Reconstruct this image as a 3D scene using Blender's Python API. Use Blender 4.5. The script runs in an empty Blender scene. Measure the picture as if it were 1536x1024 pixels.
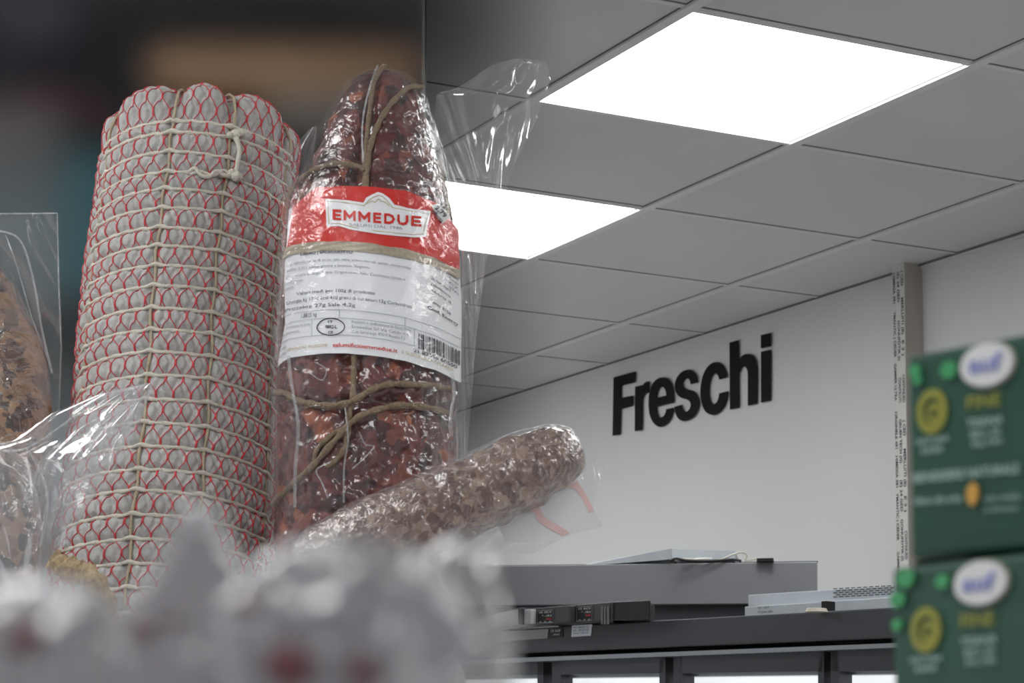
import bpy, bmesh, math, random
import numpy as np
from mathutils import Vector, Matrix, noise
from mathutils.bvhtree import BVHTree
C = bpy.context.scene.collection
random.seed(4)
# ------------------------------------------------------------------ camera
F_PX = 3176.8; CXP, CYP = 768.0, 512.0
YAW, PITCH, ROLL = -1.1182, 0.1908, 0.0196
CAM = Vector((2.3225, -2.9412, 1.6)); WALL_Y = 0.2903; CEIL_Z = 1.6 + 1.234
cy_, sy_, cp_, sp_ = math.cos(YAW), math.sin(YAW), math.cos(PITCH), math.sin(PITCH)
FW = Vector((sy_*cp_, cy_*cp_, sp_)); RT0 = Vector((cy_, -sy_, 0)); UP0 = RT0.cross(FW)
RT = RT0*math.cos(ROLL) + UP0*math.sin(ROLL); UP = -RT0*math.sin(ROLL) + UP0*math.cos(ROLL)
AWAY = Vector((FW.x, FW.y, 0)).normalized(); ZUP = Vector((0, 0, 1))
SHELF_Z = CAM.z - 0.015
def ray(px, py): return FW + RT*((px-CXP)/F_PX) - UP*((py-CYP)/F_PX)
def V(px, py, D):            # point seen at (px,py) on the vertical plane D metres ahead
    r = ray(px, py); return CAM + r*(D/r.dot(AWAY))
def PZ(px, py, z):           # point seen at (px,py) at height z
    r = ray(px, py); return CAM + r*((z-CAM.z)/r.z)
def proj(p):
    v = Vector(p)-CAM; d = v.dot(FW); return CXP+F_PX*v.dot(RT)/d, CYP-F_PX*v.dot(UP)/d
def z_at(p, py):             # height above p's ground point seen at row py
    a, b = CAM.z-1, CAM.z+3
    for _ in range(50):
        m = (a+b)/2
        if proj((p.x, p.y, m))[1] > py: a = m
        else: b = m
    return (a+b)/2
cam = bpy.data.objects.new('camera', bpy.data.cameras.new('camera')); C.objects.link(cam)
M4 = Matrix((RT, UP, -FW)).transposed().to_4x4(); M4.translation = CAM
cam.matrix_world = M4
cam.data.sensor_width = 36; cam.data.lens = F_PX/1536*36
cam.data.clip_start = 0.02; cam.data.clip_end = 100
cam.data.dof.use_dof = True; cam.data.dof.focus_distance = 2.55; cam.data.dof.aperture_fstop = 23
bpy.context.scene.camera = cam
# ------------------------------------------------------------------ materials
MATS = {}
def mat(name, col, rough=0.5, metal=0.0, noise_s=0, noise_a=0.0, bump=0.0, bump_s=200, coat=0, emit=None, spec=0.5, trans=0, sheen=0):
    if name in MATS: return MATS[name]
    m = bpy.data.materials.new(name); m.use_nodes = True; nt = m.node_tree; b = nt.nodes['Principled BSDF']
    b.inputs['Base Color'].default_value = (*col, 1); b.inputs['Roughness'].default_value = rough
    b.inputs['Metallic'].default_value = metal; b.inputs['Coat Weight'].default_value = coat
    b.inputs['Specular IOR Level'].default_value = spec; b.inputs['Sheen Weight'].default_value = sheen
    tc = nt.nodes.new('ShaderNodeTexCoord')
    if noise_s:
        n = nt.nodes.new('ShaderNodeTexNoise'); n.inputs['Scale'].default_value = noise_s; n.inputs['Detail'].default_value = 5
        nt.links.new(tc.outputs['Object'], n.inputs['Vector'])
        r = nt.nodes.new('ShaderNodeValToRGB'); r.color_ramp.elements[0].position = .3; r.color_ramp.elements[1].position = .7
        r.color_ramp.elements[0].color = (*[c*(1-noise_a) for c in col], 1); r.color_ramp.elements[1].color = (*[min(1, c*(1+noise_a)) for c in col], 1)
        nt.links.new(n.outputs['Fac'], r.inputs['Fac']); nt.links.new(r.outputs['Color'], b.inputs['Base Color'])
    if bump:
        n2 = nt.nodes.new('ShaderNodeTexNoise'); n2.inputs['Scale'].default_value = bump_s; n2.inputs['Detail'].default_value = 3
        nt.links.new(tc.outputs['Object'], n2.inputs['Vector'])
        bp = nt.nodes.new('ShaderNodeBump'); bp.inputs['Strength'].default_value = bump; bp.inputs['Distance'].default_value = .002
        nt.links.new(n2.outputs['Fac'], bp.inputs['Height']); nt.links.new(bp.outputs['Normal'], b.inputs['Normal'])
    if emit:
        b.inputs['Emission Color'].default_value = (*emit[0], 1); b.inputs['Emission Strength'].default_value = emit[1]
    MATS[name] = m; return m
def film(name, haze=0.08, gloss=0.5, rough=0.08, bump=0.6, scale=60, tint=(1, 1, 1), hazecol=(.75, .77, .8), stretch=(1, 1, 1), dist=.004):
    """thin clear plastic: mostly transparent, fresnel gloss on crumpled normals, a little milky haze"""
    m = bpy.data.materials.new(name); m.use_nodes = True; nt = m.node_tree; nt.nodes.clear(); L = nt.links.new
    out = nt.nodes.new('ShaderNodeOutputMaterial'); tr = nt.nodes.new('ShaderNodeBsdfTransparent'); tr.inputs[0].default_value = (*tint, 1)
    gl = nt.nodes.new('ShaderNodeBsdfGlossy'); gl.inputs['Roughness'].default_value = rough; gl.inputs[0].default_value = (1, 1, 1, 1)
    tc = nt.nodes.new('ShaderNodeTexCoord'); mp = nt.nodes.new('ShaderNodeMapping'); mp.inputs['Scale'].default_value = stretch
    L(tc.outputs['Object'], mp.inputs['Vector'])
    n = nt.nodes.new('ShaderNodeTexNoise'); n.inputs['Scale'].default_value = scale; n.inputs['Detail'].default_value = 4; n.inputs['Distortion'].default_value = 1.2
    L(mp.outputs[0], n.inputs['Vector'])
    bp = nt.nodes.new('ShaderNodeBump'); bp.inputs['Strength'].default_value = bump; bp.inputs['Distance'].default_value = dist
    L(n.outputs['Fac'], bp.inputs['Height']); L(bp.outputs[0], gl.inputs['Normal'])
    fr = nt.nodes.new('ShaderNodeFresnel'); fr.inputs['IOR'].default_value = 1.5; L(bp.outputs[0], fr.inputs['Normal'])
    mu = nt.nodes.new('ShaderNodeMath'); mu.operation = 'MULTIPLY'; mu.inputs[1].default_value = gloss*1.8
    cl_ = nt.nodes.new('ShaderNodeMath'); cl_.operation = 'MINIMUM'; cl_.inputs[1].default_value = .38; L(fr.outputs[0], cl_.inputs[0]); L(cl_.outputs[0], mu.inputs[0])
    df = nt.nodes.new('ShaderNodeBsdfDiffuse'); df.inputs[0].default_value = (*hazecol, 1)
    tl = nt.nodes.new('ShaderNodeBsdfTranslucent'); tl.inputs[0].default_value = (*hazecol, 1)
    ad = nt.nodes.new('ShaderNodeMixShader'); ad.inputs[0].default_value = .5; L(df.outputs[0], ad.inputs[1]); L(tl.outputs[0], ad.inputs[2])
    m1 = nt.nodes.new('ShaderNodeMixShader'); m1.inputs[0].default_value = haze; L(tr.outputs[0], m1.inputs[1]); L(ad.outputs[0], m1.inputs[2])
    m2 = nt.nodes.new('ShaderNodeMixShader'); L(mu.outputs[0], m2.inputs[0]); L(m1.outputs[0], m2.inputs[1]); L(gl.outputs[0], m2.inputs[2])
    L(m2.outputs[0], out.inputs['Surface']); return m
def meat(name, cols, scale=110, rough=.3, bump=.5, coat=.6, bs=.8):
    m = bpy.data.materials.new(name); m.use_nodes = True; nt = m.node_tree; b = nt.nodes['Principled BSDF']; L = nt.links.new
    tc = nt.nodes.new('ShaderNodeTexCoord')
    v = nt.nodes.new('ShaderNodeTexVoronoi'); v.inputs['Scale'].default_value = scale; v.inputs['Randomness'].default_value = 1
    n = nt.nodes.new('ShaderNodeTexNoise'); n.inputs['Scale'].default_value = scale*.35; n.inputs['Detail'].default_value = 6
    n0 = nt.nodes.new('ShaderNodeVectorMath'); n0.operation = 'MULTIPLY_ADD'; n0.inputs[1].default_value = (.02, .02, .02)
    L(tc.outputs['Object'], n.inputs['Vector']); L(n.outputs['Color'], n0.inputs[0]); L(tc.outputs['Object'], n0.inputs[2]); L(n0.outputs[0], v.inputs['Vector'])
    sp = nt.nodes.new('ShaderNodeSeparateColor'); L(v.outputs['Color'], sp.inputs[0])
    mx = nt.nodes.new('ShaderNodeMath'); mx.operation = 'MULTIPLY_ADD'; mx.inputs[1].default_value = .6; L(sp.outputs[0], mx.inputs[0])
    ml = nt.nodes.new('ShaderNodeMath'); ml.operation = 'MULTIPLY'; ml.inputs[1].default_value = .45; L(n.outputs['Fac'], ml.inputs[0]); L(ml.outputs[0], mx.inputs[2])
    r = nt.nodes.new('ShaderNodeValToRGB'); L(mx.outputs[0], r.inputs['Fac'])
    e = r.color_ramp.elements; e[0].position = cols[0][0]; e[0].color = (*cols[0][1], 1); e[1].position = cols[-1][0]; e[1].color = (*cols[-1][1], 1)
    for p, c in cols[1:-1]:
        k = e.new(p); k.color = (*c, 1)
    L(r.outputs[0], b.inputs['Base Color']); b.inputs['Roughness'].default_value = rough
    b.inputs['Coat Weight'].default_value = coat; b.inputs['Coat Roughness'].default_value = .05
    bp = nt.nodes.new('ShaderNodeBump'); bp.inputs['Strength'].default_value = bump; bp.inputs['Distance'].default_value = .0055
    n3 = nt.nodes.new('ShaderNodeTexNoise'); n3.inputs['Scale'].default_value = scale*bs; n3.inputs['Detail'].default_value = 1.2; L(tc.outputs['Object'], n3.inputs['Vector'])
    L(n3.outputs['Fac'], bp.inputs['Height']); L(bp.outputs[0], b.inputs['Normal']); L(bp.outputs[0], b.inputs['Coat Normal']); return m
m_wall = mat('wall_paint', (.64, .645, .645), .8, noise_s=1.3, noise_a=.02, bump=.12, bump_s=260)
m_tile = mat('ceiling_tile', (.63, .63, .62), .9, noise_s=3, noise_a=.03, bump=.3, bump_s=350)
m_tbar = mat('ceiling_grid', (.68, .68, .67), .5)
m_gap = mat('dark_gap', (.16, .16, .16), .8)
m_floor = mat('floor_tile', (.55, .54, .52), .4, noise_s=4, noise_a=.06)
m_panel = mat('light_diffuser', (.9, .9, .9), .5, emit=((1, 1, 1), 9.0))
m_letter = mat('black_acrylic', (.008, .009, .010), .7, spec=.12)
m_steel = mat('grey_cabinet_metal', (.28, .285, .30), .45, .3, noise_s=2.5, noise_a=.08)
m_dark = mat('anthracite_metal', (.055, .058, .066), .4, .2, noise_s=6, noise_a=.08)
m_black = mat('black_plastic', (.012, .012, .013), .5)
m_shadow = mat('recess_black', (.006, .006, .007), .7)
m_galv = mat('galvanised_sheet', (.5, .54, .57), .35, .35, noise_s=20, noise_a=.05)
m_rail = mat('aluminium_rail', (.32, .34, .36), .3, .6)
m_white = mat('white_plastic', (.75, .75, .73), .5)
m_cable = mat('cream_cable', (.62, .6, .52), .5)
m_glow = mat('lit_cabinet_lining', (.9, .9, .9), .5, emit=((.95, .98, 1), .8))
m_paper = mat('paper_label', (.87, .88, .90), .45, coat=.2)
m_red = mat('red_print', (.66, .03, .02), .45, coat=.1, spec=.3)
m_gold = mat('gold_print', (.42, .36, .27), .4, .15, noise_s=300, noise_a=.15)
m_goldline = mat('gold_line', (.55, .42, .2), .4)
m_ink = mat('black_ink', (.05, .05, .06), .6)
m_greyink = mat('grey_ink', (.3, .31, .34), .6)
m_blueink = mat('blue_ink', (.07, .11, .35), .6)
m_twine = mat('brown_twine', (.23, .165, .10), .8, noise_s=400, noise_a=.3, bump=.6, bump_s=700)
m_string = mat('cream_string', (.72, .68, .58), .85, noise_s=500, noise_a=.12, bump=.6, bump_s=900)
m_string2 = mat('tan_string', (.50, .42, .29), .85, noise_s=500, noise_a=.15, bump=.6, bump_s=900)
m_net = mat('red_net', (.62, .05, .06), .5)
m_casing = mat('white_casing', (.55, .545, .525), .85, noise_s=140, noise_a=.14, bump=.7, bump_s=1300)
m_beige = mat('beige_board', (.42, .38, .33), .8)
m_wrap = mat('printed_wrap', (.62, .61, .58), .7)
# ------------------------------------------------------------------ object helpers
def tag(o, label=None, cat=None, group=None, kind=None):
    if label: o['label'] = label
    if cat: o['category'] = cat
    if group: o['group'] = group
    if kind: o['kind'] = kind
    return o
def empty(name, loc, label, cat, group=None):
    o = bpy.data.objects.new(name, None); o.empty_display_size = .05; C.objects.link(o); o.location = loc
    return tag(o, label, cat, group)
def root_offset(o):
    v = Vector((0, 0, 0))
    while o: v += o.location; o = o.parent
    return v
def mesh(name, vs, fs, m, parent=None, smooth=False, origin=None):
    me = bpy.data.meshes.new(name)
    if origin is None:
        if parent: origin = root_offset(parent)
        else:
            a = np.array([tuple(v) for v in vs]); origin = Vector((*((a.min(0)+a.max(0))/2)[:2], a[:, 2].min()))
    off = Vector(origin)
    me.from_pydata([tuple(Vector(v)-off) for v in vs], [], [tuple(f) for f in fs]); me.update()
    if smooth: me.polygons.foreach_set('use_smooth', [True]*len(me.polygons))
    me.materials.append(m)
    o = bpy.data.objects.new(name, me); C.objects.link(o)
    if parent: o.parent = parent; o.location = off - root_offset(parent)
    else: o.location = off
    return o
class MB:
    def __init__(s): s.v = []; s.f = []
    def add(s, vs, fs):
        n = len(s.v); s.v += [Vector(v) for v in vs]; s.f += [[n+i for i in f] for f in fs]; return s
    def prism(s, poly, ext):          # planar polygon extruded by vector
        n = len(poly); e = Vector(ext)
        vs = [Vector(p) for p in poly]+[Vector(p)+e for p in poly]
        return s.add(vs, [list(range(n)), list(range(2*n-1, n-1, -1))]+[[i, (i+1) % n, n+(i+1) % n, n+i][::-1] for i in range(n)])
    def box(s, a, b):
        (x0, y0, z0), (x1, y1, z1) = a, b
        return s.prism([(x0, y0, z0), (x1, y0, z0), (x1, y1, z0), (x0, y1, z0)], (0, 0, z1-z0))
    def tube(s, pts, r, n=8, cap=True, twist=0, square=False):
        pts = [Vector(p) for p in pts]; N = len(pts); ref = None; vs = []
        for i, p in enumerate(pts):
            t = (pts[min(i+1, N-1)]-pts[max(i-1, 0)]).normalized()
            if ref is None: ref = t.orthogonal().normalized()
            ref = (ref - t*ref.dot(t)); ref = ref.normalized() if ref.length > 1e-6 else t.orthogonal().normalized()
            bi = t.cross(ref); rr = r[i] if hasattr(r, '__len__') else r
            for k in range(n):
                a = 2*math.pi*k/n
                q = 1+.22*math.cos(2*a+twist*i) if twist else 1
                vs.append(p+(ref*math.cos(a)+bi*math.sin(a))*rr*q)
        fs = [[i*n+k, i*n+(k+1) % n, (i+1)*n+(k+1) % n, (i+1)*n+k] for i in range(N-1) for k in range(n)]
        if cap: fs += [list(range(n))[::-1], [(N-1)*n+k for k in range(n)]]
        return s.add(vs, fs)
    def grid(s, rows, closed=False):
        R = len(rows); K = len(rows[0]); vs = [p for r in rows for p in r]
        kk = K if closed else K-1
        return s.add(vs, [[i*K+k, i*K+(k+1) % K, (i+1)*K+(k+1) % K, (i+1)*K+k] for i in range(R-1) for k in range(kk)])
    def build(s, name, m, parent=None, smooth=False, origin=None): return mesh(name, s.v, s.f, m, parent, smooth, origin)
def catmull(pts, per=8):
    pts = [Vector(p) for p in pts]; out = []
    for i in range(len(pts)-1):
        p0 = pts[max(i-1, 0)]; p1 = pts[i]; p2 = pts[i+1]; p3 = pts[min(i+2, len(pts)-1)]
        for k in range(per):
            t = k/per; out.append(.5*((2*p1)+(p2-p0)*t+(2*p0-5*p1+4*p2-p3)*t*t+(3*p1-p0-3*p2+p3)*t**3))
    return out+[pts[-1]]
def bevel(o, w=.002, seg=2):
    b = o.modifiers.new('bevel', 'BEVEL'); b.width = w; b.segments = seg; b.limit_method = 'ANGLE'; return o
def curve_to_polys(cu):
    ob = bpy.data.objects.new('tmp', cu); me = bpy.data.meshes.new_from_object(ob)
    v = [Vector(p.co) for p in me.vertices]; f = [list(p.vertices) for p in me.polygons]
    bpy.data.objects.remove(ob); bpy.data.meshes.remove(me); bpy.data.curves.remove(cu); return v, f
def text_polys(s, bold=0.0, res=3):
    cu = bpy.data.curves.new('t', 'FONT'); cu.body = s; cu.resolution_u = res; cu.offset = bold; cu.dimensions = '2D'; cu.fill_mode = 'FRONT'
    v, f = curve_to_polys(cu)
    xs = [p.x for p in v]; ys = [p.y for p in v]; x0, x1 = min(xs), max(xs)
    y0 = 0.0; y1 = .73
    return [((p.x-x0)/(x1-x0), (p.y-y0)/(y1-y0)) for p in v], f
def put_text(mb, s, fn, x, y, w, h, slope=0, bold=0, res=3):
    """text with its baseline starting at (x,y), w wide, h cap height, mapped through fn(px,py)"""
    uv, f = text_polys(s, bold, res); mb.add([fn(x+u*w, y-v*h+slope*u*w) for u, v in uv], f); return mb
def interp(x, tab):
    return float(np.interp(x, [t[0] for t in tab], [t[1] for t in tab]))

# ------------------------------------------------------------------ the room
CZ = CEIL_Z; T = .6
X0, X1, Y0 = -15.6, 5.4, -6.0
def st(o, name=None): return tag(o, kind='structure')
st(MB().box((X0, WALL_Y, 0), (X1, WALL_Y+.15, CZ+.05)).build('wall_back', m_wall))
st(MB().box((X0-.15, Y0, 0), (X0, WALL_Y+.15, CZ+.05)).build('wall_left', m_wall))
st(MB().box((X0-.15, Y0, -.1), (X1, WALL_Y+.15, 0)).build('floor', m_floor))
ylines = [WALL_Y] + [-(a-1)*T for a in range(1, 12)]
xl = [-b*T for b in range(26, -10, -1)]
lit = set()
for b in range(-5, 12):
    for a in (2, 6):
        if b % 2 == 1: lit.add((b, a))
def is_lit(xa, ya):                      # xa = right edge, ya = near edge index
    return (round(-xa/T)+0, ya) in lit
cm = MB(); lights = []
for i in range(len(xl)-1):
    for j in range(len(ylines)-1):
        b_right = round(-xl[i+1]/T); a_far = j
        x0, x1 = xl[i], xl[i+1]; y1, y0 = ylines[j], ylines[j+1]
        if (b_right, a_far) in lit: lights.append((x0, x1, y0, y1)); continue
        cm.add([(x0, y0, CZ), (x1, y0, CZ), (x1, y1, CZ), (x0, y1, CZ)], [[0, 3, 2, 1]])
cm.box((xl[0], ylines[-1], CZ+.05), (xl[-1], WALL_Y, CZ+.08))
st(cm.build('ceiling', m_tile))
g = MB(); gs = MB()
for y in ylines[1:]:
    g.box((xl[0], y-.011, CZ-.006), (xl[-1], y+.011, CZ+.002)); gs.box((xl[0], y+.011, CZ-.0015), (xl[-1], y+.0135, CZ+.001))
    gs.box((xl[0], y-.0135, CZ-.0015), (xl[-1], y-.011, CZ+.001))
for x in xl:
    g.box((x-.007, ylines[-1], CZ-.0025), (x+.007, WALL_Y, CZ+.0025)); gs.box((x+.007, ylines[-1], CZ-.001), (x+.011, WALL_Y, CZ+.0015))
st(g.build('trim_1', m_tbar)); st(gs.build('trim_2', m_gap))
st(MB().box((X0, WALL_Y-.006, CZ-.012), (X1, WALL_Y, CZ-.0045)).build('trim_3', m_tbar))
st(MB().box((X0, WALL_Y-.012, CZ-.0045), (X1, WALL_Y, CZ-.0005)).build('trim_4', m_gap))
def light_thing(x0, x1, y0, y1, label):
    t = empty('ceiling_light', ((x0+x1)/2, (y0+y1)/2, CZ), label, 'ceiling light', 'square light panels in the tiled ceiling')
    f = MB(); i = .012
    for a, b in (((x0, y0), (x1, y0+i)), ((x0, y1-i), (x1, y1)), ((x0, y0), (x0+i, y1)), ((x1-i, y0), (x1, y1))):
        f.box((a[0], a[1], CZ-.004), (b[0], b[1], CZ+.03))
    f.build('frame', m_tbar, t)
    MB().box((x0+i, y0+i, CZ+.003), (x1-i, y1-i, CZ+.03)).build('diffuser', m_panel, t)
    return t
for (x0, x1, y0, y1) in lights:
    b = round(-x1/T)
    a = round(-y1/T)+1
    if a == 2 and b == 1: lab = 'square white light panel, the largest and highest one in the ceiling'
    elif a == 2 and b == 3: lab = 'square white light panel partly hidden behind the plastic-wrapped red salami'
    else: lab = 'square white ceiling light panel out of the picture or behind the added smoky screen'
    light_thing(x0, x1, y0, y1, lab)
# ------------------------------------------------------------------ printed post on the wall
def ray_plane(px, py, axis, val):
    r = ray(px, py); t = (val-CAM[axis])/r[axis]; return CAM+r*t
pr = ray_plane(1383, 402, 1, WALL_Y); px_ = pr.x
fy = ray_plane(1357, 402, 0, px_).y
fl = ray_plane(1339, 402, 1, fy).x
post = empty('wall_post', ((px_+fl)/2, fy, 0), 'narrow beige boxed post with rows of dark print, right of the black lettering', 'post')
MB().box((fl, fy, 0), (px_, WALL_Y, CZ)).build('side_board', m_beige, post)
MB().box((fl, fy-.002, 0), (px_-.001, fy, CZ)).build('printed_front', m_wrap, post)
pm = MB(); wpost = px_-fl
rows = [(0.18, ['HIMEGA 381', 'YMANTIC | CEDER', 'GAMMER ULTRA', 'ORGINELE 481']), (.52, ['(E) 24 GED', 'GONUFDTIR (I)', 'CONTROTI', 'GRUEN TECH (G)']), (.84, ['( CED', 'MERLUITI (B)', 'E 3 )', 'CONTINUED'])]
for u, ws in rows:
    z = CZ-.02; k = 0
    while z > 1.0:
        w = ws[k % len(ws)]; k += 1; ln = .022*len(w)*.36
        xx = fl+u*wpost; hh = .2*wpost
        uv, f = text_polys(w, .02, 2)
        pm.add([(xx-hh/2+v*hh, fy-.003, z-u2*ln) for u2, v in uv], f); z -= ln+random.uniform(.012, .05)
pm.build('printed_text', m_ink, post)
# ------------------------------------------------------------------ "Freschi"
L = {}
L['F'] = [[(195,412),(350,370),(347,447),(247,472),(245,560),(332,543),(331,617),(244,640),(240,824),(188,831)]]
L['r'] = [[(350,479),(398,467),(398,490),(410,462),(428,446),(450,440),(448,520),(430,525),(412,540),(402,565),(400,590),(399,790),(348,798)]]
L['e'] = [[(626,593),(627,560),(622,500),(608,450),(585,420),(555,412),(520,418),(490,440),(465,480),(450,545),(447,610),(453,670),(468,715),(490,748),(515,765),(535,768),(565,755),(595,725),(615,680),(626,630),(575,641),(568,668),(555,690),(537,700),(520,695),(508,670),(502,623)],
          [(502,560),(508,520),(522,490),(540,478),(558,487),(570,512),(576,541)]]
L['s'] = [[(800,447),(792,405),(775,375),(750,358),(725,358),(690,370),(660,400),(640,440),(636,480),(645,520),(665,548),(695,563),(725,572),(743,585),(750,610),(742,640),(722,658),(705,657),(692,640),(684,609),(632,624),(638,660),(655,700),(680,722),(705,726),(740,715),(775,690),(798,650),(808,605),(803,560),(785,525),(760,508),(725,498),(700,485),(690,460),(697,437),(712,422),(730,420),(743,432),(750,462)]]
L['c'] = [[(1012,411),(1003,370),(985,330),(960,308),(935,302),(900,312),(865,345),(840,395),(826,450),(820,510),(824,570),(838,625),(862,663),(895,680),(925,680),(960,660),(990,620),(1008,570),(1018,511),(956,527),(950,560),(938,590),(920,604),(905,600),(890,580),(881,540),(880,490),(888,440),(902,400),(920,382),(938,388),(950,405),(955,427)]]
L['h'] = [[(1030,162),(1092,145),(1093,292),(1108,268),(1135,248),(1165,243),(1195,252),(1215,280),(1225,330),(1227,400),(1225,602),(1162,615),(1162,400),(1157,360),(1147,340),(1130,332),(1112,345),(1100,370),(1094,400),(1096,630),(1033,643)]]
L['i'] = [[(1256,108),(1325,92),(1324,187),(1256,203)], [(1257,228),(1324,213),(1322,579),(1257,593)]]
def smooth_loop(pts):
    n = len(pts); P = [Vector((*p, 0)) for p in pts]; cor = []
    for i in range(n):
        a = P[i]-P[i-1]; b = P[(i+1) % n]-P[i]; cor.append(a.angle(b) > math.radians(48) or min(a.length, b.length) > 150)
    out = []
    for i in range(n):
        p1, p2 = P[i], P[(i+1) % n]; p0 = P[i-1] if not cor[i] else p1-(p2-p1)*.01; p3 = P[(i+2) % n] if not cor[(i+1) % n] else p2+(p2-p1)*.01
        if (p2-p1).length > 90 or (cor[i] and cor[(i+1) % n]): out.append(p1); continue
        m1 = (p2-p0)*.5 if not cor[i] else (p2-p1); m2 = (p3-p1)*.5 if not cor[(i+1) % n] else (p2-p1)
        for k in range(5):
            t = k/5; out.append(p1*(2*t**3-3*t*t+1)+m1*(t**3-2*t*t+t)+p2*(-2*t**3+3*t*t)+m2*(t**3-t*t))
    return out
sign_y = WALL_Y-.007
sp0 = ray_plane(1038, 650, 1, WALL_Y)
sign = empty('wall_sign', (sp0.x, sign_y, sp0.z), 'black raised lettering reading Freschi on the white wall', 'sign')
for ch, loops in L.items():
    cu = bpy.data.curves.new('l', 'CURVE'); cu.dimensions = '2D'; cu.fill_mode = 'BOTH'; cu.extrude = .0012
    for lp in loops:
        pts = [ray_plane(880+p.x/4.8, 480+p.y/4.8, 1, sign_y) for p in smooth_loop(lp)]
        sl = cu.splines.new('POLY'); sl.points.add(len(pts)-1); sl.use_cyclic_u = True
        for k, p in enumerate(pts): sl.points[k].co = (p.x, p.z, 0, 1)
    v, f = curve_to_polys(cu)
    mesh('letter', [(p.x, sign_y+p.z, p.y) for p in v], f, m_letter, sign)
# ------------------------------------------------------------------ refrigerated cabinets
def front_box(mb, tl, tr, yb, z, back, side=None, radial=False):
    """box whose front top edge runs from pixel tl to tr at height z; bottom seen at row yb under tr"""
    a = PZ(*tl, z); b = PZ(*tr, z); zb = z_at(b, yb) if yb is not None else None
    n = Vector((-(b-a).y, (b-a).x, 0)).normalized()
    if n.dot(AWAY) < 0: n = -n
    if radial: n = Vector(((b-CAM).x, (b-CAM).y, 0)).normalized()
    a2 = Vector((a.x, a.y, zb)); b2 = Vector((b.x, b.y, zb))
    mb.prism([a2, b2, b, a], n*back); return a, b, n, zb
def on_front(a, b, n, lift):
    """maps picture points onto the upright plane through a,b (a little in front of it)"""
    nn = Vector(n)
    def f(px, py, l=lift):
        r = ray(px, py); t = (a-nn*l-CAM).dot(nn)/r.dot(nn); return CAM+r*t
    return f
pc = CAM+ray(1333, 911)*3.4; zc = pc.z
case = empty('refrigerated_cabinet', (pc.x, pc.y, 0), 'long dark grey upright cooler with lit glass doors under the lettering', 'refrigerator')
mb = MB(); ca, cb, cn, czb = front_box(mb, (560, 954), (1420, 906), 953, zc, .35)
bevel(mb.build('canopy', m_dark, case), .003)
cdir = (cb-ca).normalized()
FM = on_front(ca+cn*.02, cb, cn, 0)
def strip(mb, l, r, fn, back, n):       # l=(x,ytop,ybot) r=(x,ytop,ybot)
    p = [fn(l[0], l[2]), fn(r[0], r[2]), fn(r[0], r[1]), fn(l[0], l[1])]; return mb.prism(p, Vector(n)*back)
_l = proj((ca.x, ca.y, czb)); _r = proj((cb.x, cb.y, czb))
def yb_(x): return _l[1]+(_r[1]-_l[1])*(x-_l[0])/(_r[0]-_l[0])
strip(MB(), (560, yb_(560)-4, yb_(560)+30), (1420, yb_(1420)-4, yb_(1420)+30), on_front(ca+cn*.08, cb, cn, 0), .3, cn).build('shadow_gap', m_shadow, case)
strip(MB(), (560, yb_(560)+7, yb_(560)+13), (1420, yb_(1420)+8, yb_(1420)+15), on_front(ca+cn*.012, cb, cn, 0), .05, cn).build('door_rail', m_rail, case)
# door row
fd = on_front(ca+cn*.03, cb, cn, 0)
fb = on_front(ca+cn*.10, cb, cn, 0)
def ytop(x, y0, y1): return y0+(y1-y0)*(x-700)/(1330-700)
doors = [(590, 815), (828, 998), (1010, 1236), (1246, 1420)]
for k, (xa, xb) in enumerate(doors):
    dr = MB()
    dt = lambda x: yb_(x)+14
    db = lambda x: ytop(x, 1013, 1006)
    strip(dr, (xa, dt(xa), db(xa)), (xb, dt(xb), db(xb)), fd, .03, cn)
    strip(dr, (xa, dt(xa), 1140), (xa+13, dt(xa), 1140), fd, .03, cn); strip(dr, (xb-9, dt(xb), 1140), (xb, dt(xb), 1140), fd, .03, cn)
    d = dr.build('door_frame', m_dark, case)
    gm = MB(); strip(gm, (xa+13, db(xa), 1140), (xb-9, db(xb), 1140), fb, .01, cn); gm.build('lit_lining', m_glow, case)
    lm = MB(); strip(lm, (xa+13, db(xa)+1, db(xa)+5), (xb-9, db(xb)+1, db(xb)+5), on_front(ca+cn*.05, cb, cn, 0), .04, cn); lm.build('shelf_rail', m_rail, case)
    hm = MB(); hm.tube([fd(xa+4, dt(xa)+1), fd(xa+4, dt(xa)-6)], .006, 10); hm.build('hinge', m_rail, d)
base = MB(); q = [ca+cn*.1, cb+cn*.1]
base.prism([Vector((q[0].x, q[0].y, 0)), Vector((q[1].x, q[1].y, 0)), Vector((q[1].x, q[1].y, .12)), Vector((q[0].x, q[0].y, .12))], cn*.25).build('plinth', m_black, case)
base = MB(); q = [ca+cn*.25, cb+cn*.25]
base.prism([Vector((q[0].x, q[0].y, .12)), Vector((q[1].x, q[1].y, .12)), Vector((q[1].x, q[1].y, czb)), Vector((q[0].x, q[0].y, czb))], cn*.1).build('cabinet_back', m_dark, case)
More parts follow.
